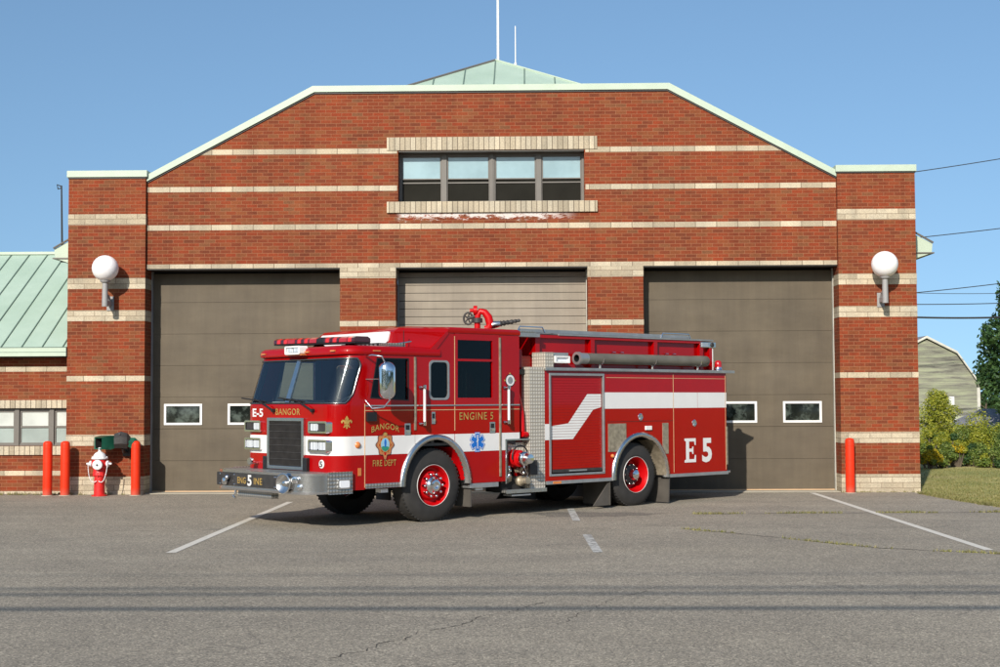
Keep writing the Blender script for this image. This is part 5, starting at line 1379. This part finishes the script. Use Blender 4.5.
# ---- body
BB = .505; BT = 2.262
def zlow_b(u): return max(BB, arch(u, *RA))
def bpoly(u0, u1, zt, zb=None, f=zlow_b):
    return side_poly(u0, u1, [(u1, zt), (u0, zt)], (lambda u: max(zb, f(u))) if zb else f)
for v0, sg in SIDES:
    mb = MB()
    mb.panel([(-2.142, .505), (-2.142, BT), (2.40, BT), (2.40, .505)][::-1] if False else side_poly(-2.142, 2.40, [(2.40, BT), (-2.142, BT)], zlow_b), [[(-2.02, .60), (-.80, .60), (-.80, 2.20), (-2.02, 2.20)]], smap(v0, sg, .05), 'red', back='black_matte')
    body = mb.build('body_side', tr, bevel=.004)
    # roller door
    mb = MB(); nr = 36
    for k in range(nr):
        z0 = .64 + k*(2.19-.64)/nr; z1 = z0+(2.19-.64)/nr
        mb.loft([[(u, v0+sg*.0235, z0+.001), (u, v0+sg*.022, z0+.004), (u, v0+sg*.022, (z0+z1)/2), (u, v0+sg*.022, z1-.004), (u, v0+sg*.0235, z1-.001), (u, v0+sg*.04, z1-.001), (u, v0+sg*.04, z0+.001)] for u in (-2.0, -.82)], 'red')
    rd = mb.build('roller_door', tr)
    mb = MB(); mb.panel([(-2.045, .575), (-.775, .575), (-.775, 2.225), (-2.045, 2.225)], [[(-2.005, .61), (-.81, .61), (-.81, 2.185), (-2.005, 2.185)]], smap(v0-sg*.012, sg, .04), 'alu'); mb.build('door_frame', rd, bevel=.005)
    mb = MB(); mb.box(-1.97, -.84, v0+sg*.0, v0+sg*.02, .63, .68, 'charcoal'); mb.box(-1.6, -1.2, v0-sg*.01, v0+sg*.02, .64, .665, 'alu'); mb.build('lift_bar', rd)
    # Z stripe on roller door, drawn as slat-wide strips
    Z = [(-1.985, 1.155), (-1.55, 1.155), (-.99, 1.655), (-.83, 1.655), (-.83, 1.92), (-1.12, 1.92), (-1.66, 1.405), (-1.985, 1.405)]
    Z = [(-1.985, 1.15), (-1.50, 1.15), (-1.00, 1.65), (-.83, 1.65), (-.83, 1.918), (-1.125, 1.918), (-1.60, 1.41), (-1.985, 1.41)]
    mb = MB()
    for k in range(nr):
        z0 = .64 + k*(2.19-.64)/nr + .0025; z1 = z0+(2.19-.64)/nr - .005
        def span(z):
            if z < 1.15 or z > 1.918: return None
            lo = -1.985 if z < 1.41 else -1.60 + (z-1.41)/(1.918-1.41)*(-1.125+1.60)
            hi = -.83 if z > 1.65 else -1.50 + (z-1.15)/(.5)*.5
            return lo, hi
        a, b = span(z0), span(z1)
        if a and b: mb.add([(a[0], v0+sg*.0205, z0), (a[1], v0+sg*.0205, z0), (b[1], v0+sg*.0205, z1), (b[0], v0+sg*.0205, z1)], [(0, 1, 2, 3)], 'stripe')
    mb.build('stripe', rd)
    mb = MB(); mb.box(-2.138, -2.046, v0-sg*.003, v0, 1.155, 1.41, 'stripe'); mb.build('stripe', body)
    for a, b in ((-.77, .948), (.960, 1.595), (1.602, 2.365), (2.372, 2.398)):
        mb = MB(); mb.box(a, b, v0-sg*.003, v0, 1.645, 1.915, 'stripe'); mb.build('stripe', body)
    # compartment doors over and behind the wheel
    mb = MB(); mb.panel(side_poly(-.69, .945, [(.945, 2.235), (-.69, 2.235)], lambda u: 1.43), [], smap(v0-sg*.0022, sg, .002), 'red'); mb.build('compartment_door', body, bevel=.001)
    mb = MB()
    mb.panel([(.962, .53), (2.365, .53), (2.365, 2.235), (.962, 2.235)], [], smap(v0-sg*.0022, sg, .002), 'red'); mb.build('compartment_door', body, bevel=.001)
    mb = MB()
    mb.box(.950, .958, v0-sg*.005, v0, .53, 2.235, 'gold_trim'); mb.box(2.368, 2.374, v0-sg*.005, v0, .53, 2.235, 'gold_trim'); mb.box(-.72, 2.36, v0-sg*.0045, v0, 2.158, 2.166, 'gold_trim'); mb.box(-.70, .94, v0-sg*.004, v0, 1.424, 1.430, 'black'); mb.build('pinstripe', body)
    for u, z in ((.10, 1.50), (1.50, 1.378)):
        mb = MB(); mb.lathe((u, v0, z), (0, -sg, 0), [(0, .062), (.012, .060), (.016, .050), (.010, .042)], 'chrome', 24); mb.box(u-.02, u+.02, v0-sg*.02, v0-sg*.008, z-.035, z+.035, 'steel'); mb.build('latch', body, smooth=40)
    mb = MB(); mb.box(-.69, -.255, v0-sg*.010, v0, .93, 1.395, 'brass'); mb.build('scuff_plate', body, bevel=.003) if False else None
    # brushed gravel guard plates trimmed to the arch
    mb = MB(); mb.panel(side_poly(-.69, -.255, [(-.255, 1.395), (-.69, 1.395)], lambda u: max(.93, arch(u, RA[0], RA[1], RA[2]+.05, RA[3]+.05))), [], smap(v0-sg*.010, sg, .01), 'brass'); mb.build('scuff_plate', body, bevel=.002)
    mb = MB(); mb.panel(side_poly(.66, .81, [(.81, 1.39), (.66, 1.39)], lambda u: max(.86, arch(u, RA[0], RA[1], RA[2]+.05, RA[3]+.05))), [], smap(v0-sg*.010, sg, .01), 'brass'); mb.build('scuff_plate', body, bevel=.002)
    mb = MB(); mb.box(.215, .375, v0-sg*.025, v0, 1.275, 1.345, 'white'); mb.build('decal_plate', body, bevel=.006)
    mb = MB(); mb.sphere((-.60, v0-sg*.015, .86), .032, 'amber', 14); mb.build('marker_lamp', body, smooth=60)
    # sill
    mb = MB(); mb.box(-2.12, RA[0]-RA[2]-.02, v0-sg*.02, v0+sg*.1, .448, .503, 'alu'); mb.build('rub_rail', body, bevel=.003); mb = MB(); mb.box(RA[0]+RA[2]+.02, 2.42, v0-sg*.02, v0+sg*.1, .448, .503, 'alu'); mb.box(-1.98, -1.80, v0-sg*.024, v0, .455, .495, 'amber'); mb.build('rub_rail', body, bevel=.003)
    # rear corner trims
    mb = MB(); mb.box(2.385, 2.425, v0-sg*.006, v0+sg*.05, .62, 1.30, 'brass'); mb.build('corner_guard', body, bevel=.003)
mb = MB(); mb.box(2.385, 2.40, .05, TW-.05, .505, BT, 'red'); mb.box(-2.14, -2.12, .05, TW-.05, .505, BT, 'red'); mb.box(-2.1, 2.385, .06, TW-.06, 2.0, 2.02, 'black_matte')
mb.box(2.40, 2.62, .10, TW-.10, .46, .50, 'tread'); mb.build('rear_wall', tr)
for v in (.22, TW-.22):
    mb = MB(); mb.box(2.40, 2.44, v-.08, v+.08, .95, 1.30, 'lens_red_plain'); mb.build('tail_light', tr, bevel=.01)
mb = MB(); mb.box(-2.14, 2.56, -.045, TW+.045, 2.265, 2.278, 'tread')
for a, b in ((-.045, -.030), (TW+.030, TW+.045)): mb.box(-2.15, 2.60, a, b, 2.262, 2.312, 'alu')
mb.box(-2.15, 2.60, -.04, .32, 2.278, 2.300, 'tread'); mb.box(-2.15, 2.60, TW-.32, TW+.04, 2.278, 2.300, 'tread'); mb.build('deck_edge', tr, bevel=.003)
# hose bed walls
for v0, sg in ((.30, 1), (TW-.30, -1)):
    mb = MB(); mb.box(-2.12, 2.30, v0, v0+sg*.05, 2.30, 2.84, 'red'); 
    for u in (-2.12, -.85, .72, 1.95): mb.box(u, u+.10, v0-sg*.07, v0, 2.30, 2.80, 'red')
    mb.box(-2.12, 2.05, v0-sg*.07, v0+sg*.05, 2.795, 2.845, 'red'); mb.box(2.22, 2.30, v0-sg*.07, v0+sg*.02, 2.30, 2.72, 'red'); hb = mb.build('hose_bed_wall', tr, bevel=.005)
    mb = MB(); mb.box(-1.6, 2.32, v0-sg*.085, v0+sg*.06, 2.845, 2.875, 'alu'); mb.box(-2.12, -1.6, v0-sg*.06, v0+sg*.06, 2.845, 2.865, 'charcoal'); mb.build('top_rail', hb, bevel=.003)
    mb = MB()
    for u in (-.3, -.1, 1.05, 1.25): mb.tube([(u, v0-sg*.01, 2.55), (u, v0-sg*.05, 2.60), (u+.07, v0-sg*.05, 2.60), (u+.07, v0-sg*.01, 2.55)], .008, 'chrome', 6)
    mb.build('hooks', hb)
    mb = MB(); mb.box(1.97, 2.40, v0-sg*.08, v0+sg*.10, 2.73, 2.83, 'steel'); lmp = mb.build('rear_light', tr, bevel=.008)
    mb = MB(); mb.box(2.0, 2.17, v0-sg*.092, v0-sg*.07, 2.745, 2.815, 'lens_clear'); mb.lathe((2.29, v0-sg*.075, 2.78), (0, -sg, 0), [(0, .045), (.02, .04), (.022, .02)], 'charcoal', 16); mb.build('lens', lmp)
mb = MB(); mb.box(2.25, 2.30, .3, TW-.3, 2.30, 2.72, 'red'); mb.box(-2.12, -2.07, .3, TW-.3, 2.30, 2.84, 'red'); mb.box(-2.0, 2.2, .4, TW-.4, 2.55, 2.62, 'mudflap'); mb.cyl((2.33, .26, 2.32), (2.33, .26, 2.73), .022, 'white', seg=10); mb.build('hose_bed', tr)
# ladders and gear on top
mb = MB()
for v in (.42, .82):
    mb.box(-2.3, 1.9, v-.015, v+.015, 2.89, 2.945, 'alu')
k = -2.2
while k < 1.8: mb.cyl((k, .42, 2.92), (k, .82, 2.92), .014, 'alu', seg=8); k += .33
mb.box(-2.5, -2.0, .36, .6, 2.87, 2.90, 'alu'); mb.tube([(-2.35, .40, 2.9), (-2.3, .40, 2.98), (-1.8, .40, 2.98), (-1.75, .40, 2.9)], .012, 'chrome', 6)
mb.tube([(1.1, .40, 2.88), (1.15, .40, 2.97), (1.85, .40, 2.97), (1.9, .40, 2.88)], .011, 'chrome', 6); mb.build('roof_ladder', tr, smooth=40)
mb = MB(); mb.box(-2.66, -2.1, .14, .34, 2.80, 2.86, 'alu'); mb.box(-2.6, -2.2, .16, .32, 2.86, 2.885, 'tread'); mb.build('walkway', tr)
# hard suction hose
mb = MB(); mb.lathe((-1.30, .115, 2.475), (1, 0, 0), [(0, .062), (0, .105), (.05, .108), (.06, .092), (.22, .090), (2.9, .090), (2.96, .095), (3.15, .097), (3.28, .095), (3.30, .08), (3.30, .01)], 'hose', 32, mats=['alu', 'alu', 'alu', 'alu', 'hose', 'hose', 'hose', 'hose', 'black', 'black'], cap=False)
mb.lathe((-1.30, .115, 2.475), (1, 0, 0), [(0.0, .066), (.3, .062), (.3, .001)], 'black', 24, cap=False); hs = mb.build('suction_hose', tr, smooth=45)
mb = MB()
for u in (-.75, .55, 1.75): mb.tube([(u, .115, 2.30), (u, .115, 2.38)], .02, 'alu', 8); mb.tube([(u, .115+.1*cos(a), 2.475+.1*sin(a)) for a in [radians(x) for x in range(180, 361, 20)]], .010, 'chrome', 6)
mb.build('cradle', hs)
# compartment top light box behind the riveted panel
mb = MB(); mb.box(-2.145, -1.95, -.02, .28, 2.30, 2.555, 'perf'); mb.box(-1.95, -1.58, .02, .24, 2.40, 2.555, 'alu'); sb = mb.build('light_bracket', tr, bevel=.004)
mb = MB(); mb.panel(rr(-1.93, -1.60, 2.385, 2.50, .015), [rr(-1.90, -1.63, 2.41, 2.475, .01)], lambda a, b, t: (a, -.04+t*.08, b), 'white'); mb.box(-1.91, -1.62, -.015, -.005, 2.40, 2.49, 'lens_clear'); mb.build('scene_light', sb, bevel=.004)
# beacon
mb = MB(); mb.lathe((2.33, .12, 2.30), (0, 0, 1), [(0, .09), (.02, .095), (.04, .08), (.075, .075)], 'chrome', 26); bc = mb.build('beacon', tr, smooth=40)
mb = MB(); mb.lathe((2.33, .12, 2.375), (0, 0, 1), [(0, .066), (.05, .066), (.10, .058), (.12, .035), (.125, .001)], 'lens_red_plain', 26); mb.build('dome', bc, smooth=50)
# E5
def ser(pts, m, mat, dn): pass
mE = SM(1.38, .90, d=.006)
for mpf in (SM, SMR):
    mE = mpf(1.385, .90, d=.006)
    mb = MB()
    EP = [(-.155, -.21), (.155, -.21), (.155, -.085), (.120, -.085), (.105, -.155), (-.03, -.155), (-.03, -.025), (.045, -.025), (.055, -.065), (.085, -.065), (.085, .065), (.055, .065), (.045, .03), (-.03, .03),
          (-.03, .155), (.105, .155), (.120, .09), (.150, .09), (.150, .21), (-.155, .21), (-.155, .175), (-.115, .155), (-.115, -.155), (-.155, -.175)]
    tri = tessellate_polygon([[Vector((a, b, 0)) for a, b in EP]])
    mb.add([mE(a, b) for a, b in EP], [tuple(t) for t in tri], 'stripe')
    mb.build('lettering', tr, fixn=False)
    letter('5', .27, .43, mpf(1.84, .893, d=.006), 'stripe', bold=.035)
# mud flaps
for v0, sg in SIDES:
    mb = MB(); mb.loft([[(-.66, v0+sg*a, .45), (-.64, v0+sg*a, .45), (-.64, v0+sg*a, .05), (-.66, v0+sg*a, .05)] for a in (.0, .62)], 'mudflap')
    mb.add([(-.66, v0+sg*.01, .44), (-.66, v0+sg*.01, .05), (-1.04, v0+sg*.01, .05), (-.66, v0+sg*.03, .44), (-.66, v0+sg*.03, .05), (-1.04, v0+sg*.03, .05)], [(0, 1, 2), (3, 5, 4), (0, 2, 5, 3), (1, 4, 5, 2), (0, 3, 4, 1)], 'mudflap')
    mb.build('mud_flap', tr)
    mb = MB(); mb.loft([[(.80, v0+sg*a, .46), (.825, v0+sg*a, .46), (.80, v0+sg*a, .02), (.775, v0+sg*a, .02)] for a in (-.02, .60)], 'mudflap'); mb.build('mud_flap', tr)
    mb = MB(); mb.box(-3.685, -3.66, v0+sg*.02, v0+sg*.4, .18, .62, 'mudflap'); mb.build('mud_flap', tr)
# ---- deck gun on the pump house
mb = MB(); gu_, gv = -2.58, 1.12
mb.cyl((gu_, gv, 2.50), (gu_, gv, 3.11), .050, 'rim_red', seg=18); mb.lathe((gu_, gv, 2.93), (0, 0, 1), [(0, .125), (.03, .125), (.035, .08)], 'rim_red', 20); mb.lathe((gu_, gv, 3.06), (0, 0, 1), [(0, .085), (.07, .085), (.08, .06)], 'charcoal', 18)
dr = Vector((.72, -.68, 0)).normalized()   # swivel direction, across the frame
c = Vector((gu_, gv, 3.10))
arc_ = [c, c+Vector((0, 0, .09))+dr*.01, c+Vector((0, 0, .145))+dr*.05, c+Vector((0, 0, .13))+dr*.12, c+Vector((0, 0, .05))+dr*.18, c+Vector((0, 0, -.06))+dr*.21, c+Vector((0, 0, -.13))+dr*.19, c+Vector((0, 0, -.14))+dr*.12]
mb.tube(arc_, [.05, .05, .052, .058, .066, .068, .064, .05], 'rim_red', 16)
mb.lathe(c+Vector((0, 0, .16))-dr*.0, -dr, [(0, .08), (.06, .08), (.07, .03), (.12, .03)], 'rim_red', 14); dg = mb.build('deck_gun', tr, smooth=50)
hw = c+Vector((0, 0, .03))-dr*.15
mb = MB(); ex = dr; ez_ = Vector((0, 0, 1)); cir = [hw+(ex*cos(2*pi*k/24)*.75+ez_*sin(2*pi*k/24))*.095 for k in range(25)]
mb.tube(cir, .016, 'charcoal', 8)
for k in range(0, 24, 5): mb.tube([hw, cir[k]], .012, 'charcoal', 6)
mb.tube([hw, c+Vector((0, 0, .08))], .022, 'charcoal', 8); mb.build('hand_wheel', dg, smooth=50)
n0 = c+Vector((0, 0, -.08))+dr*.24; nd = (dr+Vector((0, 0, .16))).normalized()
mb = MB(); mb.lathe(n0, nd, [(0, .06), (.03, .062), (.10, .052), (.15, .04)], 'steel', 18)
mb.lathe(n0+nd*.13, nd, [(0, .04), (.02, .05), (.04, .033), (.07, .048), (.10, .03), (.13, .042), (.16, .028), (.20, .038), (.23, .025), (.26, .034), (.29, .022), (.32, .03), (.34, .012)], 'charcoal', 16); mb.build('nozzle', dg, smooth=35)
# ================================================================== BACKGROUND
def blob_leaves(mb, c, r, n, size, mat, rnd, squash=(1, 1, 1), shell=.55):
    c = Vector(c)
    for _ in range(n):
        d = Vector((rnd.gauss(0, 1), rnd.gauss(0, 1), rnd.gauss(0, 1))).normalized()
        q = (shell + (1-shell)*rnd.random())**.6 * r
        p = c + Vector((d.x*q*squash[0], d.y*q*squash[1], d.z*q*squash[2]))
        nrm = (d + Vector((rnd.gauss(0, .6), rnd.gauss(0, .6), rnd.gauss(0, .6)+.3))).normalized()
        a = nrm.orthogonal().normalized(); b = nrm.cross(a); an = rnd.uniform(0, 2*pi)
        a, b = a*cos(an)+b*sin(an), b*cos(an)-a*sin(an); s = size*rnd.uniform(.6, 1.3)
        mb.add([p-a*s, p-b*s*.5, p+a*s, p+b*s*.5], [(0, 1, 2, 3)], mat)
def tree(name, label, loc, h, cr, n, size, mat, seed, group=None, trunk_h=.35, cat='tree', blobs=26, sq=1.0):
    rnd = random.Random(seed); t = thing(name, label, cat, loc, group=group)
    mb = MB(); th = h*trunk_h
    mb.tube([(0, 0, -.3), (.05*h*.1, 0, th*.5), (0, .03*h*.1, th), (.02, 0, h*.75)], [h*.030, h*.022, h*.018, h*.006], 'bark', 10)
    cr_b = MB()
    for k in range(blobs):
        z = th*.8 + (h-th*.8)*((k+.5)/blobs); f = (z-th*.8)/(h-th*.8)
        prof = sin(pi*min(1, .12+.88*f)**.8)**.75 if f < .98 else .25
        a = k*2.4+rnd.uniform(-.3, .3); rad = cr*prof*rnd.uniform(.35, .85)
        c = (rad*cos(a), rad*sin(a), z)
        if k % 2 == 0: mb.tube([(0, 0, z*.75), (c[0]*.5, c[1]*.5, z*.92), c], [h*.010, h*.007, h*.003], 'bark', 6)
        blob_leaves(cr_b, c, cr*rnd.uniform(.24, .42), n//blobs, size, mat, rnd, (1, 1, .75*sq), .3)
    mb.build('trunk', t, smooth=60); cr_b.build('crown', t, fixn=False)
    return t
def bush(name, label, loc, rx, rz_, n, size, mats, seed, group=None, cat='bush', blobs=10):
    rnd = random.Random(seed); t = thing(name, label, cat, loc, group=group)
    mb = MB(); st_ = MB()
    for k in range(blobs):
        a = rnd.uniform(0, 2*pi); q = rnd.random()**.5; x, y = rx*.75*q*cos(a), rx*.5*q*sin(a); z = rz_*rnd.uniform(.25, .8)*(1-.45*q)
        blob_leaves(mb, (x, y, z), rx*rnd.uniform(.22, .38), n//blobs, size, mats[k % len(mats)], rnd, (1, .9, 1), .3)
        st_.tube([(x*.2, y*.2, -.2), (x, y, z)], [.03, .012], 'bark', 5)
    mb.build('foliage', t, fixn=False); st_.build('stems', t)
    return t
def bx(px, Y): return far(px, 400, Y)[0]
# gambrel barn
BY = 56.0; bc_ = far(924, 340, BY); ae = far(976, 386, BY); kn = far(953, 354, BY)
bt = thing('barn', 'weathered pale green clapboard barn with gambrel gable behind the bushes', 'barn', (bc_[0], BY, 0))
hx_ = ae[0]-bc_[0]; kx = kn[0]-bc_[0]; G = [(-hx_, -1), (hx_, -1), (hx_, ae[2]), (kx, kn[2]), (0, bc_[2]), (-kx, kn[2]), (-hx_, ae[2])]
wx = far(945, 401, BY)
mb = MB(); mb.panel(G, [], lambda a, b, t: (a, t*.2, b), 'boards'); mb.panel([(-hx_, -1), (-hx_, ae[2]), (-hx_+.2, ae[2]), (-hx_+.2, -1)], [], lambda a, b, t: (a, .2+t*10, b), 'boards'); mb.panel([(hx_, -1), (hx_, ae[2]), (hx_-.2, ae[2]), (hx_-.2, -1)], [], lambda a, b, t: (a, .2+t*10, b), 'boards')
mb.build('wall', bt)
mb = MB(); e_ = [(-hx_-.12, ae[2]-.12), (-kx-.05, kn[2]+.05), (0, bc_[2]+.12), (kx+.05, kn[2]+.05), (hx_+.12, ae[2]-.12)]
for i in range(4):
    (a, b), (c, d) = e_[i], e_[i+1]
    mb.add([(a, -.15, b), (c, -.15, d), (c, 10.3, d), (a, 10.3, b), (a, -.15, b+.1), (c, -.15, d+.1), (c, 10.3, d+.1), (a, 10.3, b+.1)], [(0, 1, 2, 3), (4, 7, 6, 5), (0, 4, 5, 1), (2, 6, 7, 3)], 'shingle')
mb.build('roof', bt)
mb = MB()
for i in range(4):
    (a, b), (c, d) = e_[i], e_[i+1]
    mb.add([(a, -.19, b-.02), (c, -.19, d-.02), (c, -.19, d+.10), (a, -.19, b+.10), (a, -.15, b-.06), (c, -.15, d-.06), (c, -.15, d+.10), (a, -.15, b+.10)], [(0, 1, 2, 3), (4, 7, 6, 5), (0, 4, 5, 1), (2, 6, 7, 3), (3, 2, 6, 7)], 'dull_white')
mb.box(hx_-.16, hx_+.02, -.04, .0, -1, ae[2]-.1, 'dull_white'); mb.build('trim', bt)
mb = MB(); wz = wx[2]; w0 = wx[0]-bc_[0]; mb.panel([(w0-.33, wz-.25), (w0+.33, wz-.25), (w0+.33, wz+.25), (w0-.33, wz+.25)], [[(w0-.25, wz-.18), (w0+.25, wz-.18), (w0+.25, wz+.18), (w0-.25, wz+.18)]], lambda a, b, t: (a, -.05+t*.05, b), 'white'); mb.box(w0-.02, w0+.02, -.04, -.01, wz-.2, wz+.2, 'white'); wf_ = mb.build('window', bt)
mb = MB(); mb.box(w0-.26, w0+.26, -.02, -.01, wz-.2, wz+.2, 'glass_white'); mb.build('pane', wf_)
dz = far(965, 421, BY-.5)
mb = MB(); mb.box(far(952, 0, BY-1)[0]-bc_[0], far(974, 0, BY-1)[0]-bc_[0], -1.0, -.02, -1, dz[2], 'white'); mb.box(far(951, 0, BY-1)[0]-bc_[0], far(975, 0, BY-1)[0]-bc_[0], -1.1, 0, dz[2], dz[2]+.12, 'white'); mb.build('white_lean_to', bt, bevel=.01)
# grey roofed shed
sh0 = far(968, 426, 48); sh1 = far(990, 409, 48)
sd = thing('shed', 'low shed with grey shingle roof behind the yellow green bush at the right edge', 'shed', (sh1[0]+1.6, 48, 0))
o0 = sh1[0]+1.6; l, rz_, ez_2 = sh0[0]-o0, sh1[2], sh0[2]
mb = MB(); mb.box(l+.3, 4, .1, 5, -1, ez_2, 'white'); mb.build('wall', sd)
mb = MB(); q0 = sh1[0]-o0
mb.add([(l, 0, ez_2), (5, 0, ez_2), (4, 2.2, rz_), (q0, 2.2, rz_), (l, 5, ez_2), (5, 5, ez_2), (l, 0, ez_2-.12), (5, 0, ez_2-.12)], [(0, 1, 2, 3), (0, 3, 4), (3, 2, 5, 4), (1, 5, 2), (0, 6, 7, 1)], 'shingle'); mb.build('roof', sd)
# trees
def at(px, Y): return (far(px, 400, Y)[0], Y, 0)
tree('broadleaf_tree', 'large dark green tree cut by the right edge above the shed roof', at(1018, 46), 7.6, 2.7, 15000, .13, 'leaf_dark', 3, trunk_h=.2, blobs=42)
tree('broadleaf_tree', 'smaller mid green tree behind the barn corner', at(982, 62), 3.9, 1.1, 3500, .12, 'leaf_dark', 5, trunk_h=.2, blobs=16)
def zt(py, Y): return 1.78-(py-401)/1400*(Y-CAMY)
def wp(hw, Y): return hw/1400*(Y-CAMY)
tree('young_tree', 'yellow green conical young tree before the barn, next to the brick pier', at(935, 15), zt(398, 15)*1.04, wp(26, 15), 13000, .033, 'leaf_lime', 8, trunk_h=.06, blobs=44)
for (px, hw, top, Y, mats, lab, nm, cat, n) in (
        (978, 30, 421, 13.0, ['leaf_lime', 'leaf_lime', 'leaf_mid'], 'large yellow green shrub right of the barn door', 'shrub', 'bush', 11000),
        (1004, 17, 433, 11.0, ['leaf_mid', 'leaf_dark'], 'dark green shrub at the right edge of the photo above the lawn', 'shrub', 'bush', 5000),
        (967, 17, 446, 10.5, ['leaf_dark', 'leaf_mid'], 'low mid green bush with dark hollow below the large shrub', 'shrub', 'bush', 4500),
        (925, 11, 449, 9.3, ['leaf_gold', 'leaf_mid', 'leaf_gold'], 'clump of yellow goldenrod flowers beside the right brick pier', 'flower_clump', 'plant', 2600),
        (939, 12, 447, 9.6, ['leaf_mid', 'leaf_gold', 'leaf_mid'], 'green clump dotted with yellow flowers, second from the right brick pier', 'flower_clump', 'plant', 2600),
        (951, 11, 433, 10.2, ['leaf_gold', 'leaf_lime', 'leaf_mid'], 'tall golden flower clump before the white barn lean-to', 'flower_clump', 'plant', 2600),
        (922, 13, 427, 11.5, ['leaf_mid', 'leaf_lime'], 'tall grey green weeds at the foot of the young tree', 'weed_clump', 'plant', 3600),
        (943, 13, 431, 12.2, ['leaf_mid', 'leaf_dark', 'leaf_lime'], 'dark green weeds between the young tree and the large shrub', 'weed_clump', 'plant', 3600),
        (987, 16, 452, 9.8, ['leaf_mid', 'leaf_lime'], 'low green weeds at the far edge of the lawn under the shed', 'weed_clump', 'plant', 3000),
        (1003, 14, 455, 9.4, ['leaf_mid', 'leaf_dark'], 'low dark weeds at the right end of the lawn edge', 'weed_clump', 'plant', 2600)):
    sd0 = int(px*7+top) % 97
    bush(nm, lab, at(px, Y), wp(hw, Y)*1.25, zt(top, Y)*1.38, int(n*1.5), .030, mats, sd0, cat=cat, blobs=22 if hw > 20 else 15)
# far wood on the horizon, hidden mostly: one mass
mb = MB(); rnd = random.Random(2)
for k in range(170):
    x = -260+k*4.2+rnd.uniform(-2, 2); z = rnd.uniform(1.0, 2.6) if x > 20 else rnd.uniform(2, 6)
    blob_leaves(mb, (x, 190+rnd.uniform(-6, 6), z), rnd.uniform(3, 5), 60, .9, 'leaf_dark', rnd, (1, .6, .6 if x > 20 else .9), .3)
tag(mb.build('distant_wood', fixn=False), 'far line of dark trees along the horizon', 'wood', kind='stuff')

# tree line across the street behind the photographer: seen in windows and chrome, shades the low sky
mb = MB(); rnd = random.Random(9)
for k in range(60):
    x = -120+k*4.1+rnd.uniform(-1, 1); th_ = rnd.uniform(10, 17)
    for zz in range(3, int(th_), 4): blob_leaves(mb, (x, -66+rnd.uniform(-4, 4), zz), rnd.uniform(3.2, 4.5), 130, .75, 'leaf_dark', rnd, (1, .7, 1.0), .2)
tag(mb.build('roadside_wood', fixn=False), 'row of dark trees across the street facing the station', 'wood', kind='stuff')

# ================================================================== LIGHT, WORLD, CAMERA
w = bpy.data.worlds.new('World'); SC.world = w; w.use_nodes = True; nt = w.node_tree
bg = nt.nodes['Background']; sky = nt.nodes.new('ShaderNodeTexSky'); sky.sky_type = 'NISHITA'; sky.sun_disc = False
sd_ = Vector((-.31, -1, .575)).normalized()
el = math.asin(sd_.z); rot = atan2(sd_.x, sd_.y)
sky.sun_elevation = el; sky.sun_rotation = rot % (2*pi); sky.altitude = 50; sky.air_density = 1.0; sky.dust_density = 0.9; sky.ozone_density = 1.4
tcw = N(nt, 'ShaderNodeTexCoord'); lift = N(nt, 'ShaderNodeVectorMath', operation='MULTIPLY_ADD'); lk(nt, tcw.outputs['Generated'], lift.inputs[0])
lift.inputs[1].default_value = (1, 1, .75); lift.inputs[2].default_value = (0, 0, .15); lk(nt, lift.outputs[0], sky.inputs[0])
tint = mixc(nt, 1.0, sky.outputs[0], (0.89, 1.04, 1.09), 'MULTIPLY'); lk(nt, tint, bg.inputs[0]); bg.inputs[1].default_value = 0.13
L = bpy.data.lights.new('Sun', 'SUN'); L.energy = 5.0; L.angle = radians(.53); L.color = (1.0, .93, .84)
lo = bpy.data.objects.new('Sun', L); COL.objects.link(lo); lo.location = (-20, -50, 40)
lo.rotation_euler = sd_.to_track_quat('Z', 'Y').to_euler()
F, H_ = 1400.0, 1.78
yaw = math.atan(27/F); pit = math.atan(67.5/F); rl_ = radians(.25)
fw = Vector((-sin(yaw)*cos(pit), cos(yaw)*cos(pit), sin(pit))); rt = Vector((cos(yaw), sin(yaw), 0)); up_ = rt.cross(fw)
rt2 = rt*cos(rl_)-up_*sin(rl_); up2 = up_*cos(rl_)+rt*sin(rl_)
cd = bpy.data.cameras.new('Camera'); cd.sensor_width = 36; cd.lens = F/1000*36; cd.clip_end = 3000; cd.clip_start = .1
co_ = bpy.data.objects.new('Camera', cd); COL.objects.link(co_)
m4 = Matrix((rt2, up2, -fw)).transposed().to_4x4(); m4.translation = Vector((0, CAMY, H_)); co_.matrix_world = m4
SC.camera = co_
SC.view_settings.view_transform = 'Standard'; SC.view_settings.look = 'None'; SC.view_settings.gamma = 1; SC.view_settings.exposure = 0
SC.render.resolution_x = 1024; SC.render.resolution_y = 683
SC.render.engine = 'CYCLES'
SC.cycles.max_bounces = 6; SC.cycles.diffuse_bounces = 2; SC.cycles.transparent_max_bounces = 12
